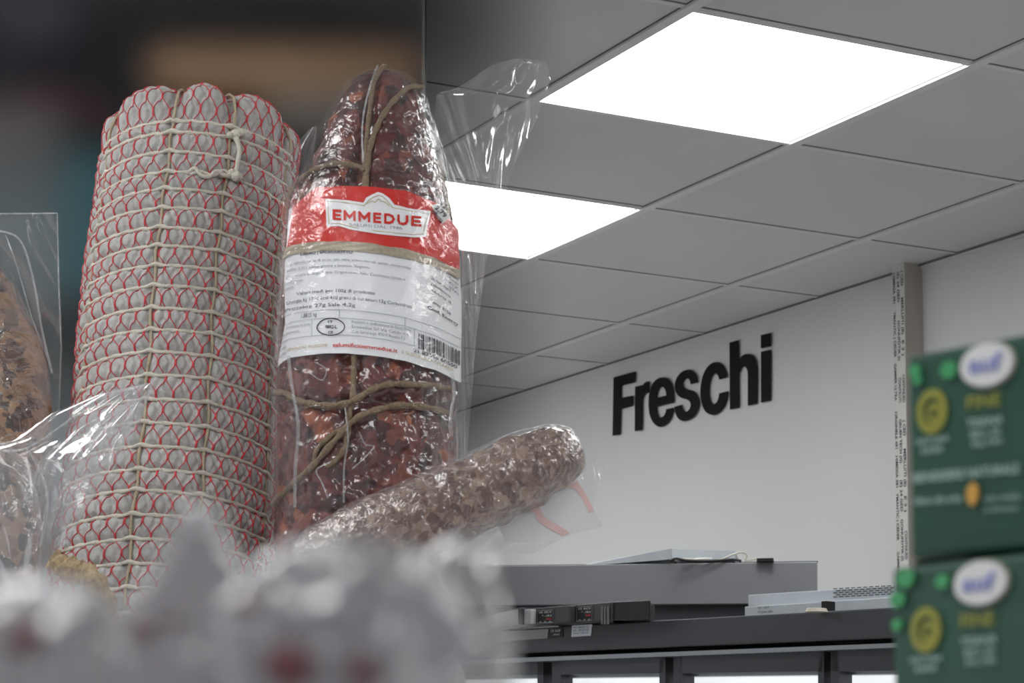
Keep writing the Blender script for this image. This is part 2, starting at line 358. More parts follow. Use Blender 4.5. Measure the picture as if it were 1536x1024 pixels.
# stickers on canopy
fc = on_front(ca, cb, cn, .0015)
def quad(mb, fn, pts, l=None): return mb.add([fn(*p) for p in pts], [[3, 2, 1, 0]])
def thin(fn, pts, n, back=.001): return MB().prism([fn(*p) for p in pts], Vector(n)*back)
thin(fc, [(741, 962), (821, 957), (822, 943), (741, 948)], cn).build('grey_label', mat('grey_label', (.33, .33, .34), .5), case)
thin(fc, [(823, 957), (844, 955), (844, 941), (823, 943)], cn).build('black_label', m_black, case)
tm = MB(); fc2 = on_front(ca, cb, cn, .003); put_text(tm, 'CE 5H2P', fc2, 826, 948, 15, 4, -.05); put_text(tm, '0043', fc2, 830, 953, 9, 3, -.05); tm.build('label_text', m_white, case)
wt = thin(fc, [(857, 955), (886, 953), (888, 936), (858, 938)], cn); wt.build('white_tag', m_paper, case)
tm = MB()
for i, s in enumerate(('SN.8620 C', 'E5 200724', 'Mod.1250 LC')): put_text(tm, s, fc2, 860, 942.5+4.2*i, 23, 2.9, -.06)
tm.build('tag_text', m_blueink, case)
# top housing behind
zt = (CAM+ray(1226, 842)*4.5).z
hous = MB(); ha, hb, hn, hzb = front_box(hous, (540, 851), (1226, 842), 905, zt, .55, radial=True)
H = empty('metal_housing', (hb.x, hb.y, zc), 'long grey sheet metal housing standing behind the dark cooler top', 'cabinet')
# keep it resting behind canopy
hz = Vector((0, 0, 1))
bevel(hous.build('body', m_steel, H), .002)
lowr = MB(); a2 = Vector((ha.x, ha.y, hzb))+hn*.03; b2 = Vector((hb.x, hb.y, hzb))+hn*.03
lowr.prism([Vector((a2.x, a2.y, 0)), Vector((b2.x, b2.y, 0)), b2, a2], hn*.6).build('lower_body', mat('housing_dark', (.1, .105, .115), .5, .2), H)
fh = on_front(ha, hb, hn, 0)
strip(MB(), (540, 850.5, 852.5), (1227, 841, 843), on_front(ha, hb, hn, .004), .01, hn).build('top_lip', m_dark, H)
for (x, y) in ((895, 878), (1178, 875)):
    b_ = MB(); c = fh(x, y)
    b_.tube([c-hn*.001, c-hn*.006], [.0085, .007], 16); b_.build('bolt', m_rail, H, smooth=False)
# flat duct panel on the housing
du = empty('duct_panel', PZ(1007, 838, zt+.012), 'thin pale metal panel lying on top of the grey housing', 'metal panel')
zd = (PZ(1007, 838, zt+.004)); d0 = PZ(1007, 840, zt+.006)
ztop = z_at(d0, 822)
p1 = Vector((d0.x, d0.y, ztop)); p2 = PZ(1103, 825.5, ztop); pL = PZ(868, 846, ztop)
e = (p2-p1); bk = hn*.25
low = z_at(d0, 837)
pan = MB(); pan.prism([Vector((p1.x, p1.y, low)), Vector((p2.x, p2.y, low)), Vector((p2.x, p2.y, ztop)), Vector((p1.x, p1.y, ztop))], bk)
bevel(pan.build('tray', m_galv, du), .001)
sl = MB(); w0 = V(868, 849, (p1-CAM).dot(AWAY)+.12); sl.prism([w0, Vector((p1.x, p1.y, z_at(d0, 838.5))), Vector((p1.x, p1.y, ztop)), V(900, 841.5, (p1-CAM).dot(AWAY)+.1)], hn*.12)
sl.build('sloping_flange', m_galv, du)
legs = MB()
for x in (1012, 1098):
    c = PZ(x, 836, low); c.z = low; MB().tube([c+hn*.03, Vector((c.x, c.y, zt))+hn*.03], .004, 6).build('foot', m_black, du)
def cable(name, px, depth, r, m, label, cat='cable'):
    pts = catmull([CAM+ray(x, y)*(dd) for x, y, dd in px], 8)
    return tag(MB().tube(pts, r, 8).build(name, m, smooth=True), label, cat)
dd = (p1-CAM).dot(FW)
cable('cable', [(1012, 840.5, dd-.03), (1030, 838, dd-.03), (1055, 841, dd-.03), (1080, 839, dd-.03), (1098, 832, dd-.03), (1112, 828, dd-.03), (1120, 832, dd-.03), (1118, 840, dd-.03), (1130, 839, dd-.03), (1140, 837, dd-.03)], dd, .0021, m_cable, 'cream cable looping up over the end of the pale metal panel')
cable('cable', [(1006, 841, dd-.035), (1014, 837.5, dd-.04), (1028, 840, dd-.04), (1050, 841, dd-.04), (1075, 840.5, dd-.04), (1098, 839, dd-.04), (1112, 841, dd-.04)], dd, .0028, m_black, 'black cable lying under the pale metal panel')
cable('cable', [(1022, 839, dd-.02), (1035, 840, dd-.02), (1050, 838, dd-.02), (1068, 838, dd-.02)], dd, .0028, m_white, 'short white cable under the middle of the pale metal panel')
jb = MB(); j0 = PZ(1135, 837, zt+.007); j1 = PZ(1160, 836.5, zt+.007)
jb.prism([Vector((j0.x, j0.y, zt)), Vector((j1.x, j1.y, zt)), j1, j0], hn*.06)
tag(jb.build('junction_box', m_black), 'flat black connector box at the end of the cream cable', 'connector box')
# controllers standing on the canopy
ctl = []
def controller(tl, tr, yb, z_pix_depth, back, label, m, display=None, name='controller_box', vents=None, cat='control box'):
    zz = (CAM+ray(*tr)*z_pix_depth).z
    bx = MB(); a, b, n, zb = front_box(bx, tl, tr, yb, zz, back)
    zb = min(zb, zc+.002)
    v = bx.v
    for p in v:
        if abs(p.z-min(q.z for q in v)) < 1e-6: p.z = zc
    t = empty(name, (a.x, a.y, zc), label, cat)
    bevel(bx.build('body', m, t), .002)
    f = on_front(a, b, n, .001)
    if display:
        x0, y0, x1, y1 = display; k = -.07
        thin(f, [(x0, y1), (x1, y1+k*(x1-x0)), (x1, y0+k*(x1-x0)), (x0, y0)], n).build('display', m_shadow, t)
        fr = MB(); f2 = on_front(a, b, n, .002); fr.tube([f2(x0, y0), f2(x1, y0+k*(x1-x0)), f2(x1, y1+k*(x1-x0)), f2(x0, y1), f2(x0, y0)], .0005, 4); fr.build('display_rim', m_rail, t)
        tx = MB(); put_text(tx, 'XR 30CX', f2, x0+2, y0+4, x1-x0-4, 3, k); put_text(tx, '* -18.5', f2, x0+7, y0+9, x1-x0-9, 3, k); put_text(tx, 'o  o  o', f2, x0+3, y1-1, x1-x0-6, 2.4, k); tx.build('display_print', m_white, t)
        rd = MB(); put_text(rd, '888', f2, x0+13, y0+13.5, 8, 3, k); rd.build('red_digits', m_red, t)
    if vents:
        vm = MB()
        for x in vents:
            p = [f(x, 936), f(x+2.2, 935.8), f(x+2.2, 909), f(x, 909.5)]; vm.prism(p, -Vector(n)*.002)
        vm.build('vent', mat('vent_grey', (.16, .16, .17), .5), t)
    return t
cd = 3.86
controller((855, 907.5), (917, 902.5), 937, cd, .10, 'black control box with vent slots and square display, nearest the white tag', mat('charcoal_box', (.035, .035, .037), .5), (865, 910.5, 888, 931.5), vents=(903, 907.3, 911.6))
# its big right face
rb = MB(); z_ = (CAM+ray(917, 902.5)*cd).z; ra = PZ(917.5, 902, z_+.001); rbp = PZ(976, 899.5, z_+.001); nn = Vector((-(rbp-ra).y, (rbp-ra).x, 0)).normalized(); nn = nn if nn.dot(AWAY) > 0 else -nn
nn = Vector(((rbp-CAM).x, (rbp-CAM).y, 0)).normalized()
rb.prism([Vector((ra.x, ra.y, zc)), Vector((rbp.x, rbp.y, zc)), rbp, ra], nn*.12)
tag(bevel(rb.build('transformer_box', m_black), .003), 'plain black box end at the right of the control boxes', 'electrical box')
controller((797, 912), (854, 907.6), 940, cd+.085, .10, 'charcoal control box with square display, second from the right', mat('charcoal_box', (.035, .035, .037), .5), (806, 916, 829.5, 934.5))
controller((786, 914), (796, 913.3), 940, cd+.165, .06, 'narrow light grey box between the display box and the pale plate', mat('pale_box', (.42, .43, .44), .5))
controller((777, 911.5), (785, 911), 940, cd+.18, .06, 'narrow dark grey upright edge beside the pale plate', m_dark)
wp = MB(); zz = (CAM+ray(777, 913)*(cd+.195)).z; a = CAM+ray(777, 913)*(cd+.195); b = CAM+ray(777, 940)*(cd+.195); b.x, b.y = a.x, a.y; b.z = zc
l1 = PZ(718, 946, zc); l0 = Vector((l1.x, l1.y, z_at(l1, 926)))
wp.prism([l1, b, a, l0], cn*.05); tag(wp.build('metal_plate', mat('plate_grey', (.40, .40, .39), .5)), 'pale grey sloping plate at the left end of the control boxes', 'metal plate')
# white galvanised units
def galv(tl, tr, zdepth, yb, back, label, perf=False, texts=False, zb_force=None):
    z = (CAM+ray(*tr)*zdepth).z
    bx = MB(); a, b, n, zb = front_box(bx, tl, tr, yb, z, back)
    if zb_force is not None:
        lo = min(p.z for p in bx.v)
        for p in bx.v:
            if abs(p.z-lo) < 1e-6: p.z = zb_force
        zb = zb_force
    t = empty('galvanised_channel', (a.x, a.y, zb), label, 'metal channel')
    bevel(bx.build('body', m_galv, t), .0015)
    f = on_front(a, b, n, .001)
    if perf:
        pm = MB()
        for r in range(5):
            for c in range(10):
                x = 1250+c*9+(r % 2)*4.5; y = 881.5+r*3.1+(1250-x)*.055+1.2
                pm.prism([f(x, y+.8), f(x+6, y+.45), f(x+6, y-.75), f(x, y-.4)], -Vector(n)*.0006)
        pm.build('perforation', m_shadow, t)
    if texts:
        tx = MB(); put_text(tx, '02  G/7', f, 1137, 913, 17, 3.6, -.06); put_text(tx, 'Ctaxx d&i', f, 1137, 919, 22, 3.4, -.06); tx.build('printed_text', m_ink, t)
    return t, z, zb
_, zg, zgb = galv((1117, 909.5), (1420, 890), 3.62, 905, .22, 'lower pale metal channel with small dark print resting on the cooler top', texts=True, zb_force=zc)
galv((1122, 892), (1420, 872.5), 3.68, 888, .22, 'upper pale metal channel with perforated right end', perf=True, zb_force=zg+.002)
cl = MB(); c0 = CAM+ray(1237, 908)*3.6
cl.prism([CAM+ray(1232, 917)*3.56, CAM+ray(1240, 916.5)*3.56, CAM+ray(1240, 901)*3.56, CAM+ray(1232, 901.5)*3.56], cn*.02)
tag(cl.build('clamp', m_black), 'small black clamp across the lower metal channel', 'clamp')
pl_ = MB(); c = CAM+ray(1225, 917.5)*3.5; pl_.tube([c, c+Vector((0, 0, .006))], [.019, .016], 24)
tag(pl_.build('round_cap', mat('beige_cap', (.5, .46, .38), .5)), 'beige round cap behind the cooler edge beside the black clamp', 'cap')

# ------------------------------------------------------------------ display shelf the products stand on
shelf_m = mat('shelf_metal', (.45, .45, .46), .4, .3)
def loc(u, d, z): return Vector((CAM.x, CAM.y, 0))+RT0*u+AWAY*d+Vector((0, 0, z))
sh = empty('display_shelf', loc(0, 1.3, 0), 'grey metal display shelf under the wrapped salami and green boxes', 'shelf')
def lbox(mb, u0, u1, d0, d1, z0, z1):
    return mb.prism([loc(u0, d0, z0), loc(u1, d0, z0), loc(u1, d1, z0), loc(u0, d1, z0)], (0, 0, z1-z0))
bevel(lbox(MB(), -.8, .35, .14, 2.34, SHELF_Z-.025, SHELF_Z).build('shelf_board', shelf_m, sh), .003)
for u in (-.78, .31):
    for d in (.2, 2.30): lbox(MB(), u, u+.03, d, d+.03, 0, SHELF_Z-.025).build('upright', shelf_m, sh)
# ------------------------------------------------------------------ green boxes
m_green = mat('green_carton', (.010, .060, .036), .45, noise_s=25, noise_a=.12)
def carton(tl, tr, yb, depth, back, label, stand=None, z_bottom=None):
    z = (CAM+ray(*tl)*depth).z
    bx = MB(); a = PZ(*tl, z); b = PZ(*tr, z)
    n = Vector((-(b-a).y, (b-a).x, 0)).normalized(); n = n if n.dot(AWAY) > 0 else -n
    zb = z_bottom if z_bottom is not None else z_at(a, yb)
    bx.prism([Vector((a.x, a.y, zb)), Vector((b.x, b.y, zb)), b, a], n*back)
    t = empty('green_carton', (a.x, a.y, zb), label, 'box', 'green printed cartons at the right edge')
    bevel(bx.build('carton', m_green, t), .0015, 3)
    return t, z, zb, on_front(a, b, n, .0004), n
m_lt = mat('pale_green_print', (.30, .42, .38), .5); m_leaf = mat('leaf_green_print', (.04, .28, .10), .5); m_gp = mat('gold_green_print', (.24, .24, .03), .5)
m_am = mat('amber_print', (.55, .30, .05), .5); m_ow = mat('white_badge', (.62, .62, .62), .5); m_bt = mat('badge_blue', (.22, .24, .50), .5); m_or = mat('badge_ring', (.36, .36, .30), .5)
def oval(fn, n, x, y, rx, ry, name, m, t, sl=0, th=.0003, hole=0):
    k = 40; P = [fn(x+rx*math.cos(2*math.pi*i/k), y+ry*math.sin(2*math.pi*i/k)+sl*rx*math.cos(2*math.pi*i/k)) for i in range(k)]
    if hole:
        Q = [fn(x+rx*hole*math.cos(2*math.pi*i/k), y+ry*hole*math.sin(2*math.pi*i/k)+sl*rx*hole*math.cos(2*math.pi*i/k)) for i in range(k)]
        mb = MB().add(P+Q, [[i, k+i, k+(i+1) % k, (i+1) % k] for i in range(k)])
    else: mb = MB().prism(P, -n*th)
    return mb.build(name, m, t)
def carton_print(t, fn, n, ox, oy, sl, full):
    g = lambda x, y, l=0: fn(x, y)-n*l
    oval(lambda x, y: fn(x, y), n, 1483+ox, 547+oy, 42, 35, 'badge_ring', m_or, t, sl)
    oval(lambda x, y: fn(x, y)-n*.0006, n, 1483+ox, 547+oy, 39, 32, 'badge', m_ow, t, sl)
    tx = MB(); put_text(tx, 'auf', lambda x, y: fn(x, y)-n*.0013, 1458+ox, 560+oy, 50, 26, sl, bold=.03); tx.build('badge_text', m_bt, t)
    oval(lambda x, y: fn(x, y)-n*.0003, n, 1399+ox, 617+oy, 23, 34, 'gold_ring', m_gp, t, sl, hole=.6)
    oval(lambda x, y: fn(x, y)-n*.0003, n, 1402+ox, 620+oy, 11, 17, 'gold_ring', m_gp, t, sl, hole=.4)
    f3 = lambda x, y: fn(x, y)-n*.0004
    tx = MB(); put_text(tx, 'FINE', f3, 1452+ox, 614+oy, 50, 20, sl, bold=.02); tx.build('gold_text', m_gp, t)
    tx = MB()
    put_text(tx, 'NATURA', f3, 1376+ox, 668+oy, 48, 10, sl, bold=.02); put_text(tx, 'ERBE', f3, 1384+ox, 681+oy, 32, 9, sl, bold=.02)
    put_text(tx, 'TISANA', f3, 1452+ox, 642+oy, 54, 13, sl, bold=.02); put_text(tx, 'BIO 20', f3, 1458+ox, 657+oy, 44, 10, sl, bold=.02); put_text(tx, 'FILTRI', f3, 1460+ox, 671+oy, 44, 9, sl, bold=.02)
    tx.build('pale_text', m_lt, t)
    for (x, y, r) in ((1374, 556, 9), (1425, 555, 12), (1378, 570, 7)) if full else ((1370, 540, 13), (1358, 572, 11), (1357, 610, 8), (1425, 545, 10)):
        oval(f3, n, x+ox, y+oy, r, r*1.1, 'leaf_print', m_leaf, t, sl)
    if full:
        tx = MB(); put_text(tx, 'BENESSERE NATURALE', f3, 1372, 724, 158, 14, sl*.7, bold=.03)
        put_text(tx, 'infuso alle erbe', f3, 1372, 757, 72, 12, sl*.5, bold=.02); put_text(tx, 'con miele', f3, 1478, 752, 54, 10, sl*.5, bold=.01); put_text(tx, 'e limone', f3, 1478, 768, 50, 8, sl*.5, bold=.01)
        tx.build('pale_text', m_lt, t)
        oval(f3, n, 1461, 741, 9, 17, 'amber_mark', m_am, t, sl)
t1, z1, zb1, f1, n1 = carton((1337, 852), (1600, 822), 0, .56, .05, 'lower green carton with pale oval badge, nearest the right corner', z_bottom=SHELF_Z)
carton_print(t1, f1, n1, -9, 327, -.10, False)
t2, z2, zb2, f2_, n2 = carton((1360, 533), (1600, 488), 0, .58, .05, 'upper green carton with oval badge and rows of pale text, stacked above', z_bottom=z1+.0035)
carton_print(t2, f2_, n2, 0, 0, -.14, True)
# spacer card between the two cartons
sm = MB(); a = PZ(1362, 836, z1); b = PZ(1600, 810, z1)
a = CAM+ray(1372, 840)*.572; b = CAM+ray(1600, 812)*.572; a.z = b.z = z1
sm.prism([a, b, b+Vector((0, 0, .0035)), a+Vector((0, 0, .0035))], n1*.045)
tag(sm.build('carton_tray', mat('dark_green_card', (.012, .05, .03), .6)), 'thin dark green card tray between the two green cartons', 'tray')

# ------------------------------------------------------------------ long bodies seen in the left half
class Body:
    """a sausage: rows of (centre row py, centre px, half width px) at D metres, leaning away by `lean` per metre"""
    def __init__(s, rows, D, lean, ydepth=1.0, N=240):
        s.rows = rows; s.N = N; s.kd = ydepth
        # resample by cumulative length of the outline
        L_ = [0]
        for i in range(1, len(rows)): L_.append(L_[-1]+math.hypot(rows[i][0]-rows[i-1][0], rows[i][2]-rows[i-1][2]))
        s.cum = L_; s.tot = L_[-1]
        z0 = V(rows[-1][1], rows[-1][0], D).z
        s.pts = []
        for i in range(N):
            l = s.tot*i/(N-1); py = np.interp(l, L_, [r[0] for r in rows]); cx = np.interp(l, L_, [r[1] for r in rows]); hw = np.interp(l, L_, [r[2] for r in rows])
            p = V(cx, py, D); p = V(cx, py, D+lean*(p.z-z0)); s.pts.append((p, hw*(p-CAM).dot(FW)/F_PX))
        a = s.pts[int(N*.35)][0]; b = s.pts[int(N*.9)][0]
        ax = (a-b).normalized(); s.ax = ax
        s.r = (RT0-ax*RT0.dot(ax)).normalized(); s.f = ax.cross(s.r)
        if s.f.dot(AWAY) > 0: s.f = -s.f
    def P(s, th, t, lift=0, mul=1.0):
        x = t*(s.N-1); i = min(int(x), s.N-2); w = x-i
        p = s.pts[i][0].lerp(s.pts[i+1][0], w); r = s.pts[i][1]*(1-w)+s.pts[i+1][1]*w
        return p + (s.r*math.sin(th) + s.f*math.cos(th)*s.kd)*(r*mul+lift)
    def rad(s, t):
        x = t*(s.N-1); i = min(int(x), s.N-2); w = x-i; return s.pts[i][1]*(1-w)+s.pts[i+1][1]*w
    def t_front(s, py, th=0):
        a, b = .05, 1.0
        for _ in range(40):
            m = (a+b)/2
            if proj(s.P(th, m))[1] < py: a = m
            else: b = m
        return (a+b)/2
    def bvh(s, lift=0):
        K = 96; vs = []; n = 160
        for i in range(n):
            for k in range(K): vs.append(s.P(2*math.pi*k/K, i/(n-1), lift))
        fs = [[i*K+k, i*K+(k+1) % K, (i+1)*K+(k+1) % K, (i+1)*K+k] for i in range(n-1) for k in range(K)]
        return BVHTree.FromPolygons(vs, fs)
    def hitter(s, lift):
        tree = s.bvh(); cache = {}
        def f(px, py, l=lift):
            r = ray(px, py).normalized(); h = tree.ray_cast(CAM, r)
            if h[0] is None:
                # slide towards the axis until the body is met
                q = px
                cxx = s.cx_at(py)
                yy = py
                for _ in range(150):
                    q += (cxx-q)*.03; yy += (500-yy)*.004; h = tree.ray_cast(CAM, ray(q, yy).normalized())
                    if h[0] is not None: break
                p, n = h[0], h[1]; dd_ = (p-CAM).dot(FW); p = CAM+ray(px, py)*dd_
                return p + AWAY*.004
            n = h[1] if h[1].dot(r) < 0 else -h[1]
            return h[0]+n*l
        return f
    def cx_at(s, py): return float(np.interp(py, [r[0] for r in s.rows], [r[1] for r in s.rows]))
# ---- A: netted white salami
A = Body([(186,305,8),(186.5,305,60),(188,304,95),(195,303,118),(207,303,132),(230,302,140),(300,294,140),(400,281,142),(500,271,143),(600,266,145),(700,259,150),(830,246,157),(980,234,158),(1060,226,150),(1095,222,120),(1108,221,60),(1109,221,8)], 1.98, .25)
ga = empty('netted_salami', A.P(math.pi, .98), 'thick white-cased salami in red net with rings of cream string', 'salami')
ring_py = [184, 200, 230, 260, 286, 313, 343, 371, 400, 431, 464, 496, 529, 564, 600, 636, 671, 705, 737, 773, 809, 846, 884, 922, 960]
ring_t = [A.t_front(y, -.1) for y in ring_py]
vert_th = [-1.02, -.14, .46, 1.25, 2.1, 3.0, 3.9, 4.55]
vert_th = [v if v < math.pi else v-2*math.pi for v in vert_th]
NS = 78
rt_arr = np.array([0.0]+ring_t+[1.0])
def row_coord(t):      # continuous ring index
    return float(np.interp(t, rt_arr, np.arange(len(rt_arr))))
def rc2t(rc): return float(np.interp(rc, np.arange(len(rt_arr)), rt_arr))
PX = 2.0/F_PX
def angd(a, b): return abs((a-b+math.pi) % (2*math.pi)-math.pi)
t_first = ring_t[0]
def lobes(th, t):
    """deep folds between the gathered lobes above the first string"""
    k = max(0.0, min(1.0, (t_first-t)/t_first*1.6+.12)) if t < t_first*1.05 else 0
    d = min(angd(th, v) for v in vert_th)
    return k*math.exp(-(d/.13)**2)
def puff(th, t):
    rc = row_coord(t); fr = rc-math.floor(rc)
    amp = min(1, rc/1.0)
    ringdip = 1-abs(math.cos(math.pi*rc))**6 if rc > .6 else 1
    # net cell: distance to the strands
    j = t*A.tot/23; u = th/(2*math.pi)*NS
    a_ = .5+.5*math.cos(math.pi*(u+j)); b_ = .5+.5*math.cos(math.pi*(u-j))
    cell = (1-a_**5)*(1-b_**5)
    d = min(angd(th, v) for v in vert_th); vd = math.exp(-(d/.045)**2)
    r = 3.6*PX*cell + 8.5*PX*ringdip*(.8 if rc > 1 else 1.3)
    r *= (1-.75*vd)
    return r - vd*1.5*PX - lobes(th, t)*34*PX
def SA(th, t, lift=0):
    k = max(0.0, min(1.0, (t_first*1.0-t)/t_first*1.8)); d = min(angd(th, v) for v in vert_th)
    return A.P(th, t, lift) + A.ax*(k*(1-math.exp(-(d/.24)**2))*9*PX)
rows = []
NT, NK = 620, 560
for i in range(NT):
    t = i/(NT-1); row = []
    for k in range(NK):
        th = -math.pi+2*math.pi*k/NK
        edge = min(1, (1-t)/.03)
        row.append(SA(th, t, max(puff(th, t)*edge, -A.rad(t)*.96)))
    rows.append(row)
MB().grid(rows, True).build('casing', m_casing, ga, smooth=True)
nm = MB(); t_hem = rc2t(.34)
def smoothtri(x):      # -1..1 with flats at the nodes
    return max(-1, min(1, math.cos(math.pi*x)*1.06))
for k in range(NS):
    pts = []; rad_ = []
    steps = 330
    for i in range(steps+1):
        t = t_hem+i/steps*(.93-t_hem); j = t*A.tot/23; c_ = smoothtri(j+k)
        u = k+.47*c_; th = u/NS*2*math.pi; th = (th+math.pi) % (2*math.pi)-math.pi
        pts.append(SA(th, t, puff(th, t)+.9*PX)); rad_.append((.72+.75*abs(c_)**6)*PX)
    nm.tube(pts, rad_, 5)
nm.build('red_net', m_net, ga, smooth=True)
# red hem over the lobes
hm = MB(); pts = []
for i in range(361):
    th = 2*math.pi*i/360; t = t_hem; pts.append(SA(th, t, puff(th, t)+1.5*PX))
hm.tube(pts, 1.9*PX, 6); hm.build('net_hem', m_net, ga, smooth=True)
for n_, t in enumerate(ring_t):
    pts = []; rng = random.Random(n_)
    w = [rng.uniform(-1, 1) for _ in range(6)]
    for i in range(241):
        th = -math.pi+2*math.pi*i/240
        d = min(angd(th, v) for v in vert_th)
        dz = (sum(w[q]*math.sin((q+1)*th+q) for q in range(4))*.9 - 2.6*math.exp(-(d/.06)**2))*PX
        bulge = 1.8*math.exp(-(d/.05)**2)*PX
        pts.append(A.P(th, t, 3.3*PX+bulge)+A.ax*dz*(-1))
    MB().tube(pts, (3.6 if n_ < 2 else 3.1)*PX, 8, twist=.9).build('string_ring', m_string, ga, smooth=True)
for v in vert_th:
    pts = []
    for i in range(200):
        t = rc2t(.3)+(rc2t(len(ring_py)-.3)-rc2t(.3))*i/199; rc = row_coord(t)
        pts.append(A.P(v+.012*math.sin(rc*2.1), t, 2.2*PX+puff(v, t)*.5 + (1.2*PX if rc > 1 else 8*PX)))
    MB().tube(pts, 2.5*PX, 7, twist=1.0).build('lengthwise_string', m_string2, ga, smooth=True)
hA = A.hitter(.0045)
kn = MB()
kn.tube(catmull([hA(346, 204), hA(350, 215, .009), hA(352, 232, .011), hA(350, 250, .010), hA(348, 264, .009)], 6), [4.6*PX]*8+[3.6*PX]*17, 8)
for (x, y, r) in ((348, 268, 8.5), (343, 263, 5.5), (354, 270, 6), (349, 206, 8), (356, 203, 6), (341, 207, 5)):
    c = hA(x, y, .008); rr = [];
    for i in range(9):
        a = math.pi*i/8; rr.append([c+Vector((math.sin(a)*math.cos(b)*r*PX*(1+.2*math.sin(3*b)), math.sin(a)*math.sin(b)*r*PX, math.cos(a)*r*PX*1.05)) for b in [2*math.pi*q/14 for q in range(14)]])
    kn.grid(rr, True)
kn.tube(catmull([hA(284, 262, .006), hA(292, 258, .008), hA(300, 268, .008), hA(312, 270, .008), hA(322, 262, .008), hA(334, 268, .008), hA(345, 266, .008)], 6), 3.4*PX, 8)
kn.tube(catmull([hA(286, 266, .006), hA(300, 262, .007), hA(318, 268, .007), hA(332, 260, .007), hA(344, 270, .007)], 6), 2.8*PX, 8)
kn.build('knot', m_string, ga, smooth=True)
# ---- B: vacuum packed red salami
Bd = Body([(112,573,6),(112.5,573,20),(116,573,34),(125,573,45),(142,572,58),(165,570,68),(200,567,82),(250,562,96),(300,557,116),(350,555,128),(400,555,134),(500,553,138),(600,552,138),(700,550,139),(850,548,139),(1000,545,136),(1080,543,120),(1120,541,90),(1134,540,40),(1135,540,6)], 1.93, .05)
gb = empty('vacuum_packed_salami', Bd.P(math.pi, .98), 'dark red coarse salami in clear plastic with a red and white label', 'salami')
m_meatB = meat('coarse_red_meat', [(.2, (.030, .007, .008)), (.42, (.075, .012, .011)), (.64, (.125, .022, .018)), (.80, (.20, .05, .03)), (.9, (.45, .11, .025))], 85, .4, .75, 1.0)
notch = [(95, 575), (150, 556), (250, 550), (300, 547), (560, 532), (1000, 530)]
def nearest(th_px, py): return interp(py, notch)
t_knot = Bd.t_front(600, -.1); t_knot2 = Bd.t_front(250, -.1)
def lumpsB(p, s=1):
    v = noise.noise(p*75)*.55+noise.noise(p*150)*.35
    return v
rows = []
for i in range(420):
    t = i/419; row = []
    for k in range(320):
        th = -math.pi+2*math.pi*k/320; p = Bd.P(th, t)
        e_ = min(1, t/.03, (1-t)/.03)
        d = angd(th, -.14); fold = math.exp(-(d/.13)**2)*.0085*(1 if t < .45 else .6)
        d2 = angd(th, 2.6); fold += math.exp(-(d2/.13)**2)*.006
        fold += .0045*math.exp(-((t-t_knot)/.008)**2)+.003*math.exp(-((t-t_knot2)/.007)**2)
        row.append(Bd.P(th, t, (lumpsB(p)*.0050-.002-fold)*e_))
    rows.append(row)
MB().grid(rows, True).build('meat', m_meatB, gb, smooth=True)
hB = Bd.hitter(.001)
def twine(pts, r=3.6, lift=.002, name='twine', m=None, par=None, h=None):
    P = catmull([((h or hB)(x, y, lift)) for x, y in pts], 10)
    return MB().tube(P, r*PX, 8, twist=.8).build(name, m or m_twine, par or gb, smooth=True)
twine([(577, 96), (562, 118), (555, 160), (551, 200), (548, 240), (546, 286)], 3.6, -.001)
twine([(632, 128), (612, 132), (590, 152), (572, 178), (560, 205), (552, 240), (549, 286)], 4.0, .001)
twine([(428, 330), (432, 300), (446, 272), (472, 256), (502, 246), (535, 250), (548, 256)], 4.0, .001)
twine([(531, 530), (530, 570), (528, 600), (524, 618), (521, 650), (512, 680), (490, 700)], 4.0, -.001)
twine([(416, 590), (430, 590), (446, 600), (470, 606), (500, 609), (530, 602), (556, 586), (585, 577), (620, 577), (650, 579), (672, 584)], 4.6, .002)
twine([(412, 756), (440, 728), (470, 700), (500, 665), (530, 632), (560, 617), (600, 608), (640, 612), (672, 620)], 4.6, .002)
twine([(472, 690), (478, 672), (500, 652), (520, 640)], 3.6, .001)
twine([(655, 240), (662, 270), (668, 300), (674, 330)], 4, .001)
# label ------------------------------------------------------------
arch = [(418, 24), (430, 12), (440, 6), (460, 3), (490, 0), (520, 0), (546, 2), (576, 6), (605, 11), (649, 25), (686, 43)]
topt = [(418, 312), (436, 309), (444, 308), (460, 297), (478, 284), (526, 282), (605, 278), (649, 282), (664, 291), (681, 305), (690, 312)]
def lab(x, t, l=.0035): return hB(x, t+interp(x, arch), l)
def lab_patch(t0, t1, l, name, m, par, nx=90, ny=60, xl_=None, xr_=None, th=.0004):
    rows = []
    for j in range(ny+1):
        v = j/ny; row = []
        for i in range(nx+1):
            u = i/nx
            tv = 300+v*230
            xa = xl_(t0 if isinstance(t0, (int, float)) else 0, v) if xl_ else None
            x = xa+(xr_(0, v)-xa)*u
            a = t0(x) if callable(t0) else t0; b = t1(x) if callable(t1) else t1
            wr = .0006*math.sin(x*.11+v*5)*math.sin(v*7+x*.03)
            row.append(lab(x, a+(b-a)*v, l+wr))
        rows.append(row)
    return MB().grid(rows).build(name, m, par, smooth=True)
XL = lambda _, v: 438-6*min(1, v*3)-11*max(0, v-.75)*4*.9
XR = lambda _, v: 681+6*min(1, v*2.5)
label = lab_patch(lambda x: interp(x, topt), 531, .0035, 'paper_label', m_paper, gb, xl_=XL, xr_=XR)
tag(label, 'white paper label with red top band')
lab_patch(lambda x: interp(x, topt), 365, .0044, 'red_band', m_red, label, 80, 30, xl_=lambda _, v: 445-8*v, xr_=lambda _, v: 681+2.5*v)
lab_patch(364, 378, .0047, 'gold_band', m_gold, label, 80, 6, xl_=lambda _, v: 434-3*v, xr_=lambda _, v: 683)
